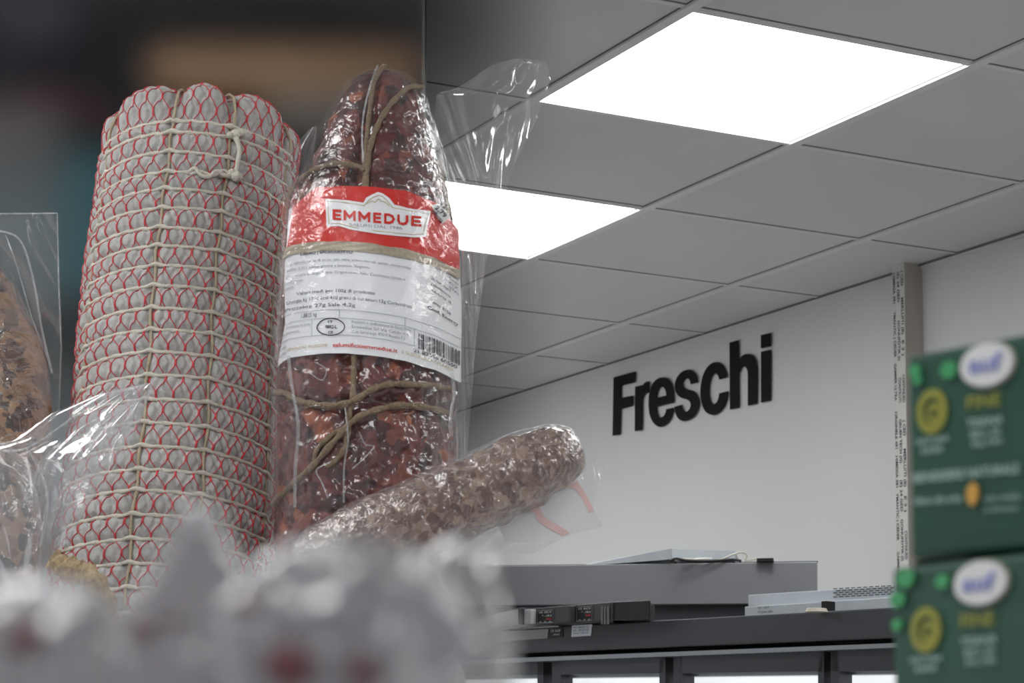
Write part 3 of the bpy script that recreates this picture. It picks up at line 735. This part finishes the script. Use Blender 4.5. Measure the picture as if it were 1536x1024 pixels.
# brand plaque (picture coordinates)
def poly_patch(outline, fn, name, m, par, l):
    """polygon given in picture points, triangulated on a fine raster so it hugs the curved pack"""
    bm = bmesh.new(); vs = [bm.verts.new((x, y, 0)) for x, y in outline]; bm.faces.new(vs)
    bmesh.ops.triangulate(bm, faces=bm.faces[:])
    for _ in range(3): bmesh.ops.subdivide_edges(bm, edges=[e for e in bm.edges if e.calc_length() > 6], cuts=1); bmesh.ops.triangulate(bm, faces=bm.faces[:])
    bm.verts.index_update(); V_ = [fn(v.co.x, v.co.y, l) for v in bm.verts]; F_ = [[v.index for v in f.verts] for f in bm.faces]; bm.free()
    return MB().add(V_, F_).build(name, m, par)
plq = [(492,302),(520,304),(546,308),(549,301),(556,297),(566,292),(573,294),(582,301),(590,311),(612,316),(641,320),(636,341),(634,358),(618,359),(594,357),(566,354),(530,348),(511,342),(494,343),(493,322)]
poly_patch(plq, lambda x, y, l: hB(x, y, l), 'brand_plaque', m_paper, label, .0052)
inn = [(496,306),(520,308),(547,312),(553,305),(560,300),(567,297),(573,299),(579,305),(587,315),(612,320),(637,324),(632,341),(630,354),(616,355),(594,353),(566,350),(530,344),(511,338),(497,339),(496,306)]
MB().tube([hB(x, y, .0055) for x, y in inn], .55*PX, 5).build('gold_outline', m_goldline, label)
GL = {'E': [[(0, 0), (0, 1)], [(0, 1), (1, 1)], [(0, .5), (.9, .5)], [(0, 0), (1, 0)]], 'M': [[(0, 0), (0, 1), (.5, .32), (1, 1), (1, 0)]],
      'D': [[(0, 0), (0, 1), (.45, 1), (.8, .86), (1, .5), (.8, .14), (.45, 0), (0, 0)]], 'U': [[(0, 1), (0, .4), (.16, .1), (.5, 0), (.84, .1), (1, .4), (1, 1)]]}
def stroke_letter(mb, ch, x, y, w, h, th):
    for ln in GL[ch]:
        P_ = [(x+th/2+u*(w-th), y-th/2-v*(h-th)) for u, v in ln]
        for (a, b) in zip(P_, P_[1:]):
            d = Vector((b[0]-a[0], b[1]-a[1])); d.normalize(); nx_, ny_ = -d.y*th/2, d.x*th/2; ex, ey = d.x*th/2*.9, d.y*th/2*.9
            q = [(a[0]-ex+nx_, a[1]-ey+ny_), (b[0]+ex+nx_, b[1]+ey+ny_), (b[0]+ex-nx_, b[1]+ey-ny_), (a[0]-ex-nx_, a[1]-ey-ny_)]
            mb.add([hB(px, py+(px-x)*.083, .0060) for px, py in q], [[0, 1, 2, 3]])
tm = MB()
for i, s in enumerate('EMMEDUE'):
    xs_ = [(503, 515), (518, 535), (538.5, 555.5), (559.5, 571), (574.5, 590), (593, 608.5), (612.5, 627)][i]
    y = 333+(xs_[0]-503)*.083-(.0 if i else 0)
    stroke_letter(tm, s, xs_[0], y, xs_[1]-xs_[0], 15.5, 3.5)
tm.build('brand_text', m_red, label)
tm = MB(); put_text(tm, 'SALUMI DAL 1986', lambda x, y: hB(x, y, .0060), 526, 342.5, 74, 4.5, .07); tm.build('brand_subtitle', m_greyink, label)
tm = MB(); tm.tube(catmull([hB(x, y, .0058) for x, y in ((551, 310), (557, 306), (562, 308), (566, 303), (571, 306), (577, 308), (582, 313))], 4), .6*PX, 4); tm.build('crest', m_goldline, label)
tm = MB(); f_l = lambda x, y: lab(x, y, .0044)
for (s, x, y, w, h, sl) in (('LIBERO | SALSICCIOTTO', 456, 381.5, 74, 4.6, 0), ):
    put_text(tm, s, f_l, x, y, w, h, sl, bold=.02)
tm.build('heading_text', m_ink, label)
tm = MB()
for (s, x, y, w, h) in (('Ingredienti: carne di suino, sale, pepe, aromi naturali, spezie, conservante', 437, 393, 176, 4.2), ('E250, E252 Senza glutine e lattosio. Stagiona.', 437, 402, 118, 4.2), ('Conservare in luogo fresco. Origine carne: Italia. Consumare Ottobre', 435, 412, 170, 4.4),
        ('Prodotto stagionato', 433, 420, 26, 4), ('naturale', 432, 428, 14, 4)):
    put_text(tm, s, f_l, x, y, w, h)
tm.build('ingredients_text', m_greyink, label)
tm = MB()
for (s, x, y, w, h) in (('Valori medi per 100g di prodotto', 450, 440, 112, 5.0), ('Energia kJ 1710 kcal 410 grassi di cui saturi 12g Carboidrati', 436, 450.5, 178, 5.0), ('Proteine 27g Sale 4,2g', 434, 461, 100, 5.2), ('1,8825 kg', 457, 474.5, 22, 6.2)):
    put_text(tm, s, f_l, x, y, w, h)
for i, s in enumerate(('Da consumarsi', 'preferibilmente', 'entro il', 'Lotto 4158')): put_text(tm, s, f_l, 642, 397+9*i+(8 if i == 3 else 0), 28, 4.6, .25)
put_text(tm, 'Conf. Energy', f_l, 637, 443, 44, 5, .15, bold=.02)
for i in range(4): put_text(tm, ('S.Pero', 'Cirella', 'CZ', '(ITA)')[i], f_l, 668, 378+7*i, 13, 4.4, .3)
tm.build('nutrition_text', m_ink, label)
tm = MB()
for (a, b) in (((432, 466), (684, 467)), ((434, 478), (684, 480)), ((434, 503), (618, 505)), ((511, 466), (511, 478)), ((605, 466), (605, 479)), ((472, 479), (472, 503)), ((618, 480), (618, 505))):
    k = 26; tm.tube([lab(a[0]+(b[0]-a[0])*i/k, a[1]+(b[1]-a[1])*i/k, .0044) for i in range(k+1)], .32*PX, 4)
tm.build('ruled_lines', m_greyink, label)
tm = MB()
tm.tube([lab(499+19.5*math.cos(a*.1571), 491.5+12.5*math.sin(a*.1571), .0045) for a in range(41)], .8*PX, 4)
put_text(tm, 'IT', f_l, 495, 485.5, 7, 3.6, bold=.03); put_text(tm, '98R2-L', f_l, 491, 494, 17, 5, bold=.03); put_text(tm, 'CE', f_l, 495, 501.5, 7, 3.6, bold=.03)
tm.build('oval_stamp', m_ink, label)
tm = MB()
for i, s in enumerate(('Prodotto e confezionato da Salumificio', 'Emmedue Srl Via Calabria 8', 'C.da Serralonga, 87010 Roseto CS')): put_text(tm, s, f_l, 529, 485.5+7.2*i, (84, 82, 76)[i], 4.6)
for i, s in enumerate(('Prodotto in Italia', 'lotto')): put_text(tm, s, f_l, 436, 487+8*i, (34, 18)[i], 3.8)
for i in range(4): put_text(tm, 'Salumificio', f_l, 425, 495+9*i, 10, 4.2)
tm.build('producer_text', m_greyink, label)
tm = MB(); put_text(tm, 'salumificioemmedue.it', f_l, 502, 521.5, 92, 6.2, bold=.015); tm.build('web_text', m_red, label)
tm = MB(); put_text(tm, 'GENUINI PER TRADIZIONE', f_l, 436, 521, 58, 4.6); put_text(tm, 'IL GUSTO DELLA CALABRIA', f_l, 600, 521, 74, 5); tm.build('gold_text', m_goldline, label)
tm = MB(); rb_ = random.Random(3); x = 624
while x < 682:
    w = rb_.choice((.8, 1.2, 2.0, 2.6)); y0 = 484+(x-624)*.02
    tm.add([lab(x, y0, .0045), lab(min(x+w, 683), y0, .0045), lab(min(x+w, 683), 507, .0045), lab(x, 507, .0045)], [[3, 2, 1, 0]]); x += w+rb_.choice((.9, 1.3, 1.9))
put_text(tm, '21 82356 60500', f_l, 617, 514, 62, 5.4, bold=.02)
tm.build('barcode', m_ink, label)
# price sticker
stk = [(641, 312), (652, 308), (668, 328), (656, 338)]
poly_patch([(x, y) for x, y in stk], lambda x, y, l: hB(x, y, l), 'price_sticker', mat('sticker_white', (.6, .6, .58), .5), label, .0056)
tm = MB(); uv, f = text_polys('2,79', .03, 2); tm.add([hB(645+u*14+v*4, 313+u*14-v*5+3, .0062) for u, v in uv], f); uv, f = text_polys('offerta', .01, 2); tm.add([hB(643+u*14+v*3-2, 317+u*16-v*4+4, .0062) for u, v in uv], f); tm.build('sticker_text', m_ink, label)
# clear bag
f_tight = film('clear_vacuum_film', haze=.010, gloss=.16, rough=.03, bump=.6, scale=80, dist=.003)
f_flange = film('clear_flange_film', haze=.10, gloss=.4, rough=.14, bump=.3, scale=22, dist=.006, stretch=(1, 1, .35))
f_seam = film('folded_film', haze=.22, gloss=.6, rough=.12, bump=.4, scale=90)
rows = []
for i in range(300):
    t = .0+i/299; row = []
    for k in range(220):
        th = -math.pi+2*math.pi*k/220; p = Bd.P(th, t)
        e_ = min(1, t/.03)
        w = noise.noise(p*45)*.0008+noise.noise(p*110+Vector((3, 1, 7)))*.0005+abs(noise.noise(p*30+Vector((9, 0, 0))))*.001
        row.append(Bd.P(th, t, .0066+w*1.0-.0012))
    rows.append(row)
MB().grid(rows, True).build('clear_film', f_tight, gb, smooth=True)
def sheet(left, right, ys, dl, dr, amp, name, m, par, nx=50, ny=120, seed=0, nd=10, thick=0):
    rows = []
    for j in range(ny+1):
        y = ys[0]+(ys[1]-ys[0])*j/ny; xa = interp(y, left); xb = interp(y, right); row = []
        for i in range(nx+1):
            u = i/nx; D = dl+(dr-dl)*u
            p = V(xa+(xb-xa)*u, y, D); q = noise.noise(Vector((p.x*3+seed, p.y*3, p.z*9)))*.6+.5*abs(noise.noise(Vector((u*3+seed, (y*.006-u*1.7)*2.2, seed))))*2
            row.append(V(xa+(xb-xa)*u, y, D+amp*q))
        rows.append(row)
    return MB().grid(rows).build(name, m, par, smooth=True)
# right flange: flares out at the top, narrow below
topr = [(88, 790), (92, 822), (120, 826), (180, 805), (240, 775), (300, 752), (400, 728), (500, 715), (690, 700)]
topl = [(88, 770), (96, 740), (112, 715), (130, 690), (140, 655), (200, 648), (300, 668), (400, 680), (690, 680)]
sheet(topl, topr, (88, 690), 1.93, 1.92, .016, 'bag_flange', f_flange, gb, 60, 160, 1)
# left flange
sheet([(190, 468), (230, 430), (272, 404), (300, 418), (340, 424), (560, 410), (760, 405)], [(190, 476), (240, 470), (300, 446), (340, 432), (560, 420), (760, 418)], (190, 760), 1.87, 1.9, .012, 'bag_flange', f_flange, gb, 30, 120, 5)
for pts, r in (([(441, 536), (446, 580), (455, 640), (451, 700), (450, 762)], 2.6), ([(668, 560), (672, 590), (666, 630), (668, 655)], 2.6), ([(566, 96), (556, 140), (546, 190), (545, 250)], 1.5),
               ([(520, 612), (524, 660), (519, 700), (518, 755)], 1.3), ([(640, 160), (652, 220), (664, 275), (670, 300)], 1.5), ([(470, 560), (488, 572), (494, 556), (478, 545)], 1.0),
               ([(500, 695), (480, 706), (488, 726), (496, 748)], 1.2), ([(540, 650), (548, 668), (560, 672), (545, 690), (530, 705)], .9)):
    MB().tube(catmull([hB(x, y, .0065) for x, y in pts], 10), r*PX, 6).build('film_fold', f_seam, gb, smooth=True)

# ---- generic packed meats ------------------------------------------------------------
def blob(axis, radii, m, name, par, seed=0, lump=.003, freq=60, nt=90, nk=80, flat=.8, film_=None, lift=.003):
    """lumpy tapered piece along axis (world points)"""
    P = catmull(axis, 10); n = len(P); rows = []; rows2 = []
    for i in range(nt):
        s = i/(nt-1); x = s*(n-1); k = min(int(x), n-2); w = x-k; p = P[k].lerp(P[k+1], w); t = (P[k+1]-P[k]).normalized()
        r = interp(s, radii); a = (AWAY-t*AWAY.dot(t)).normalized(); b = t.cross(a)
        row = []; row2 = []
        for q in range(nk):
            an = 2*math.pi*q/nk; d = b*math.cos(an)+a*math.sin(an)*flat; pp = p+d*r
            e_ = min(1, s*12, (1-s)*12)
            row.append(p+d*(r+noise.noise(pp*freq+Vector((seed, 0, 0)))*lump*e_)); row2.append(p+d*(r+lift+abs(noise.noise(pp*40+Vector((0, seed, 0))))*.0015*e_))
        rows.append(row); rows2.append(row2)
    o = MB().grid(rows, True).build(name, m, par, smooth=True)
    if film_: MB().grid(rows2, True).build('clear_film', film_, par, smooth=True)
    return o
RP = [(0, 0.002), (.03, .35), (.1, .68), (.2, .9), (.35, 1), (.7, 1), (.85, .88), (.95, .55), (1, .01)]
# E: diagonal salami bottom right
ge_c = V(700, 800, 1.8)
gE = empty('vacuum_packed_salami', ge_c, 'brownish wrapped salami lying diagonally in front of the tall red one', 'salami')
m_meatE = meat('dry_brown_meat', [(.15, (.07, .03, .022)), (.4, (.13, .062, .045)), (.62, (.20, .115, .08)), (.8, (.30, .20, .14))], 130, .4, .8, 1.0, .7)
fE = film('sparkling_film', haze=.05, gloss=.3, rough=.06, bump=.9, scale=110, dist=.004)
s18 = 1.8/F_PX
axE = [V(440, 850, 1.78), V(560, 806, 1.78), V(680, 757, 1.79), V(790, 705, 1.8), V(872, 668, 1.81)]
blob(axE, [(a, b*56*s18) for a, b in [(0, .02), (.03, .45), (.1, .78), (.25, 1), (.5, 1.03), (.75, 1), (.88, .82), (.96, .55), (1, .02)]], m_meatE, 'meat', gE, 3, .004, 70, 160, 120, 1, fE)
sheet([(690, 780), (720, 800), (760, 720), (800, 650), (830, 600)], [(690, 905), (720, 905), (760, 890), (800, 860), (830, 800)], (690, 830), 1.82, 1.84, .02, 'bag_flange', film('milky_film', haze=.22, gloss=.3, rough=.2, bump=.3, scale=30), gE, 40, 40, 8)
# paper label of E
fq = lambda x, y, l=0: V(x, y, 1.80-l)
poly_patch([(735, 772), (790, 742), (838, 722), (862, 722), (880, 742), (905, 790), (860, 800), (812, 815), (760, 812)], fq, 'paper_label', mat('faded_label', (.70, .69, .69), .7), gE, 0)
m_pink = mat('pale_red_print', (.72, .50, .48), .6)
poly_patch([(783, 770), (806, 757), (818, 776), (838, 788), (854, 798), (846, 804), (826, 794), (808, 782), (801, 768)], lambda x, y, l=0: V(x, y, 1.80-l), 'red_stripe', m_pink, gE, .0008)
poly_patch([(842, 730), (866, 721), (878, 739), (891, 765), (884, 768), (872, 745), (862, 733)], lambda x, y, l=0: V(x, y, 1.80-l), 'red_stripe', m_pink, gE, .0008)
# C: speckled brown meat in a clear pack at far left
def pack_film(x0, y0, x1, y1): pass
gC = empty('vacuum_packed_ham', V(20, 1130, 2.05), 'speckled brown cured meat in a square-cornered clear pack at far left', 'cured meat')
m_ham = meat('speckled_ham', [(.2, (.02, .010, .009)), (.36, (.07, .03, .02)), (.5, (.22, .11, .055)), (.75, (.36, .20, .10)), (.9, (.22, .10, .06))], 110, .45, .5, .5, .5)
s2 = 2.02/F_PX
blob([V(-40, 380, 2.04), V(-22, 500, 2.03), (V(-15, 620, 2.0)), V(-25, 740, 1.98), V(-30, 900, 1.98), V(-30, 1130, 1.98)], [(0, .001), (.04, .018), (.12, .034), (.25, .053), (.45, .057), (.7, .06), (.95, .05), (1, .01)], m_ham, 'meat', gC, 11, .004, 40, 140, 90, .7, film('ham_film', haze=.06, gloss=.6, rough=.08, bump=.8, scale=50, dist=.006))
fC = film('pack_film', haze=.14, gloss=.3, rough=.12, bump=.25, scale=25, hazecol=(.62, .68, .72))
sheet([(318, -80), (900, -80)], [(318, 86), (420, 88), (520, 92), (580, 90), (640, 86), (900, 80)], (318, 900), 2.0, 2.06, .018, 'clear_pack', fC, gC, 50, 120, 21)
MB().tube([V(-80, 321, 2.05), V(86, 320, 2.06), V(88, 420, 2.06), V(92, 520, 2.06), V(88, 620, 2.06)], 1.4*PX, 6).build('sealed_edge', f_seam, gC)
MB().tube(catmull([V(-5, 345, 1.98), V(30, 360, 1.97), V(50, 420, 1.97), V(62, 490, 1.98), V(78, 560, 1.99)], 8), 1.8*PX, 6).build('film_fold', f_seam, gC)
MB().tube(catmull([V(8, 352, 1.98), V(24, 395, 1.97), V(46, 470, 1.97), V(58, 505, 1.98)], 8), 1.1*PX, 6).build('film_fold', f_seam, gC)
# D: bag with pointed corner lower left
gD = empty('plastic_bag_of_meat', V(30, 1110, 1.78), 'clear crumpled bag with a pointed corner over the white salami', 'bag')
fD = film('corner_bag_film', haze=.30, gloss=.5, rough=.14, bump=.35, scale=18, dist=.008, hazecol=(.72, .76, .8))
sheet([(574, 222), (590, 150), (620, 78), (660, 20), (680, -60), (900, -60)], [(574, 228), (590, 224), (650, 199), (700, 168), (760, 128), (850, 78), (900, 70)], (574, 900), 1.80, 1.79, .016, 'clear_bag', fD, gD, 70, 120, 33)
sheet([(600, 200), (640, 120), (690, 60), (760, 30), (900, 0)], [(600, 212), (650, 192), (700, 150), (760, 115), (850, 68), (900, 60)], (600, 900), 1.84, 1.83, .012, 'bag_back', fD, gD, 40, 80, 41)
MB().tube(catmull([V(x, y, 1.795) for x, y in ((228, 576), (205, 640), (175, 695), (140, 745), (100, 810), (78, 848))], 6), 1.2*PX, 6).build('film_fold', f_seam, gD)
MB().tube(catmull([V(x, y, 1.795) for x, y in ((0, 676), (40, 672), (90, 640), (150, 596), (225, 576))], 6), 1.6*PX, 6).build('film_fold', f_seam, gD)
MB().tube(catmull([V(x, y, 1.79) for x, y in ((40, 672), (62, 710), (72, 760), (60, 820))], 6), 1.8*PX, 6).build('film_fold', f_seam, gD)
blob([V(-50, 690, 1.83), V(-15, 715, 1.82), V(5, 780, 1.82), V(0, 900, 1.82), V(0, 1125, 1.82)], [(0, .001), (.06, .02), (.2, .027), (.6, .03), (.95, .03), (1, .01)], m_ham, 'meat', gD, 17, .003, 60, 80, 60, .7, film('ham_film2', haze=.05, gloss=.8, rough=.07, bump=.9, scale=70))
# jute end
jt = MB(); jt.tube(catmull([V(78, 838, 1.7), V(96, 850, 1.7), V(118, 860, 1.7), V(140, 872, 1.7), V(158, 930, 1.72), V(160, 1138, 1.74)], 8), [13*PX]*8+[16*PX]*8+[15*PX]*25, 14, twist=1.3)
tag(jt.build('jute_bundle', mat('jute', (.5, .37, .22), .9, noise_s=260, noise_a=.35, bump=.9, bump_s=500), smooth=True), 'short tan rope end poking out below the pointed clear bag', 'rope')

# ------------------------------------------------------------------ blurred crumpled bags right in front
def crumpled_bag(cx, cy, D, rx, ry, seed, label, m, m_in=None, inner=(), peak=None):
    c = V(cx, cy, D); s = D/F_PX; base = Vector((c.x, c.y, SHELF_Z))
    t = empty('crumpled_bag', base, label, 'plastic bag', 'crumpled clear bags in the foreground')
    rows = []; nt, nk = 90, 120
    for i in range(nt):
        ph = math.pi*i/(nt-1); row = []
        for k in range(nk):
            th = 2*math.pi*k/nk
            d = RT0*math.sin(ph)*math.cos(th)*rx*s + AWAY*math.sin(ph)*math.sin(th)*rx*s*.55 + ZUP*math.cos(ph)*ry*s
            p = d.normalized()
            w = 1+.30*abs(noise.noise(p*1.5+Vector((seed, 0, 0))))-.10+.05*noise.noise(p*3+Vector((0, seed, 0)))
            if peak:
                for (ux, uz, hgt, sh_) in peak:
                    dd_ = p.dot((RT0*ux+ZUP*uz).normalized()); w += hgt*max(0, dd_)**sh_
            q = c+d*w; q.z = max(q.z, SHELF_Z+.0004); row.append(q)
        rows.append(row)
    MB().grid(rows, True).build('clear_bag', m, t, smooth=True)
    for (x, y, r) in inner:
        b = []; cc = V(x, y, D-rx*s*.36)
        for i in range(14):
            ph = math.pi*i/13; b.append([cc+Vector((math.sin(ph)*math.cos(a), math.sin(ph)*math.sin(a), math.cos(ph)*.8))*r*s*(1+.2*noise.noise(Vector((a, ph*2, seed)))) for a in [2*math.pi*q/18 for q in range(18)]])
            for q in b[-1]: q.z = max(q.z, SHELF_Z+.001)
        MB().grid(b, True).build('meat', m_in, t, smooth=True)
    return t
fg = film('foreground_film', haze=.66, gloss=.5, rough=.22, bump=.7, scale=60, dist=.004, hazecol=(.34, .34, .365))
fg2 = film('foreground_film_clear', haze=.45, gloss=.6, rough=.2, bump=.6, scale=60, dist=.004, hazecol=(.38, .385, .39))
m_fm = mat('dark_red_meat', (.12, .03, .035), .4)
crumpled_bag(35, 1055, .175, 180, 195, 3.1, 'crumpled clear bag at the left corner of the foreground, out of focus', fg, m_fm, [(40, 960, 30)])
crumpled_bag(290, 1010, .20, 135, 185, 7.7, 'out of focus crumpled bag with a pointed top before the white salami', fg, m_fm, [(215, 945, 20), (262, 935, 16)], peak=[(-.02, 1, .42, 40)])
crumpled_bag(505, 965, .18, 190, 168, 12.4, 'large out of focus crumpled bag with a shiny top before the red salami', fg, m_fm, [(372, 905, 18), (440, 1000, 44), (550, 1005, 36)])
crumpled_bag(662, 1000, .20, 115, 190, 18.9, 'out of focus crumpled bag next to the dark cooler at the foreground edge', fg2, m_fm, [(600, 1010, 30)])
# bag heap carrying the diagonal salami
def heap(cx, cy, D, rx, ry, seed, label, m):
    return crumpled_bag(cx, cy, D, rx, ry, seed, label, m)
heap(620, 1020, 1.79, 70, 180, 23, 'pale crumpled bag under the diagonal brown salami', film('heap_film', haze=.75, gloss=.5, rough=.2, bump=.5, scale=40, hazecol=(.6, .6, .6)))

# ------------------------------------------------------------------ added smoky screen that darkens and blurs the left, and what stands behind it
def wedge_thick(px, py):  # wedge thickness shaped to fade the view from dark to bright
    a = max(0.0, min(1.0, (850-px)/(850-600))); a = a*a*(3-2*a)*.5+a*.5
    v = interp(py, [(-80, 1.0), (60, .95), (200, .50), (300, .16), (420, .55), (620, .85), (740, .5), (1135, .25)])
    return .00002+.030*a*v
ps = empty('added_fade_screen', V(300, 1140, 2.3), 'added smoky plastic screen behind the two tall salami, fading the view to dark', 'added_screen')
fr = bpy.data.materials.new('blur_pane_frost'); fr.use_nodes = True; nt = fr.node_tree; nt.nodes.clear()
o_ = nt.nodes.new('ShaderNodeOutputMaterial'); rf = nt.nodes.new('ShaderNodeBsdfRefraction'); rf.inputs['IOR'].default_value = 1.35; rf.inputs['Roughness'].default_value = .36; rf.inputs[0].default_value = (.86, .87, .88, 1)
nt.links.new(rf.outputs[0], o_.inputs['Surface'])
MB().prism([V(-260, 1140, 2.3), V(640, 1140, 2.3), V(640, -90, 2.3), V(-260, -90, 2.3)], AWAY*.004).build('added_blur_pane', fr, ps)  # added pane, its frost softens what stands behind
sm_ = bpy.data.materials.new('fade_wedge_tint'); sm_.use_nodes = True; nt = sm_.node_tree; nt.nodes.clear()
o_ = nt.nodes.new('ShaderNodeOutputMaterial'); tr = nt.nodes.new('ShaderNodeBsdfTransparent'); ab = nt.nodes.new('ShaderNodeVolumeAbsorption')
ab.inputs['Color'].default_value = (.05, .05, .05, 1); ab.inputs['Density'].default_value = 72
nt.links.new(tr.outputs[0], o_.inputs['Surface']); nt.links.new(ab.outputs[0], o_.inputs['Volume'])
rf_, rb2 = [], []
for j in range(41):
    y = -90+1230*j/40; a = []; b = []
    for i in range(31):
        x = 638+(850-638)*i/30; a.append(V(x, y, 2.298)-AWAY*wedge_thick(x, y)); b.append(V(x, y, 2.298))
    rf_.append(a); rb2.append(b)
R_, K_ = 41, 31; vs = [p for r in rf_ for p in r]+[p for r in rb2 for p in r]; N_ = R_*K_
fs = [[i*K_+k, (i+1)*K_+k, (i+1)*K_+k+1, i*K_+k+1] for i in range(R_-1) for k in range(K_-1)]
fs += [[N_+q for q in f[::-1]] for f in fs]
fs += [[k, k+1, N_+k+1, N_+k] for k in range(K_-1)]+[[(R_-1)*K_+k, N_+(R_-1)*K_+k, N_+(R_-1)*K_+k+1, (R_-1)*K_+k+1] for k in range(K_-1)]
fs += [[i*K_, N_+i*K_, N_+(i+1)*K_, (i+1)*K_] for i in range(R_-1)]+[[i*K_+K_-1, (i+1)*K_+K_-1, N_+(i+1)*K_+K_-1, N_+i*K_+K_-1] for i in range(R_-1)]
mesh('added_fade_wedge', vs, fs, sm_, ps)  # added absorbing wedge, thicker where the view should darken
# objects behind the added pane, on their own dark rack
def board(px0, py0, px1, py1, D, back, col, name, label, cat, rough=.7, par=None):
    m = mat(name+'_mat%d%d' % (px0, py0), col, rough, noise_s=12, noise_a=.15)
    o = MB().prism([V(px0, py1, D), V(px1, py1, D), V(px1, py0, D), V(px0, py0, D)], AWAY*back).build(name, m, par)
    if not par: tag(o, label, cat)
    return o
rk = empty('back_rack', (V(200, 1100, 3.2).x, V(200, 1100, 3.2).y, 0), 'dark rack blurred behind the added smoky screen', 'rack')
board(-500, -300, 634, 1150, 3.3, .03, (.055, .057, .062), 'back_panel', '', '', par=rk)
board(165, 190, 634, 200, 2.75, .5, (.10, .10, .11), 'rack_shelf', '', '', par=rk)
board(-500, 455, 634, 475, 2.75, .5, (.10, .10, .11), 'rack_shelf', '', '', par=rk)
sdir = V(636, 400, 3.25)-V(636, 400, 2.36); sdir.z = 0
MB().prism([V(632, 1150, 2.36), V(637, 1150, 2.36), V(637, -300, 2.36), V(632, -300, 2.36)], sdir).build('spill_blocker', mat('spill_blocker_dark', (.06, .06, .062), .7), rk)  # dark board added to keep light spill from the right off the pane
for u in (-500, 600): MB().prism([Vector((*V(u, 0, 3.25).xy, 0)), Vector((*V(u+9, 0, 3.25).xy, 0)), V(u+9, -300, 3.25), V(u, -300, 3.25)], AWAY*.04).build('rack_post', m_dark, rk)
board(230, 78, 625, 128, 2.75, .3, (.80, .48, .27), 'cardboard_tray', 'tan cardboard tray blurred on the dark rack above the salami tops', 'cardboard tray')
board(400, 134, 620, 188, 2.78, .25, (.5, .46, .40), 'grey_beige_carton', 'grey beige carton blurred beneath the tan cardboard tray', 'carton')
board(-300, 160, 94, 261, 2.80, .25, (.20, .19, .19), 'charcoal_bag_row', 'dark grey pack blurred at upper left of the white salami', 'pack')
board(98, 232, 210, 440, 2.78, .2, (.07, .22, .24), 'teal_crate', 'teal crate blurred beside the white salami', 'crate')
board(-300, 264, 95, 455, 2.80, .2, (.21, .25, .26), 'slate_crate', 'slate grey crate blurred behind the clear pack', 'crate')
board(-300, 502, 625, 900, 2.85, .2, (.2, .21, .21), 'grey_crate', 'grey crate blurred low on the dark rack', 'crate')
board(-10, 12, 120, 50, 2.8, .2, (.14, .11, .16), 'mauve_pack', 'dim mauve pack blurred at the top left corner', 'pack')
mb = MB(); mb.prism([V(88, 40, 2.7), V(120, 30, 2.7), V(245, 190, 2.7), V(190, 190, 2.7)], AWAY*.02)
tag(mb.build('slanted_strut', m_shadow), 'black slanted strut blurred at upper left of the white salami', 'strut')
tag(MB().tube(catmull([V(x, y, 2.72) for x, y in ((-60, 190), (0, 172), (60, 150), (110, 160), (170, 175))], 6), .005, 6).build('red_cord', mat('dull_red', (.3, .04, .05), .7)), 'dull red cord blurred along the dark rack at the left', 'cord')

# ------------------------------------------------------------------ light
w = bpy.data.worlds.new('World'); bpy.context.scene.world = w; w.use_nodes = True
bg = w.node_tree.nodes['Background']; bg.inputs[0].default_value = (.93, .96, 1, 1); bg.inputs[1].default_value = .55
vs_ = bpy.context.scene.view_settings; vs_.view_transform = 'Standard'; vs_.look = 'None'; vs_.gamma = 1; vs_.exposure = 0; vs_.use_curve_mapping = False
bpy.context.scene.cycles.transparent_max_bounces = 24
bpy.context.scene.cycles.max_bounces = 10
bpy.context.scene.cycles.sample_clamp_indirect = 4
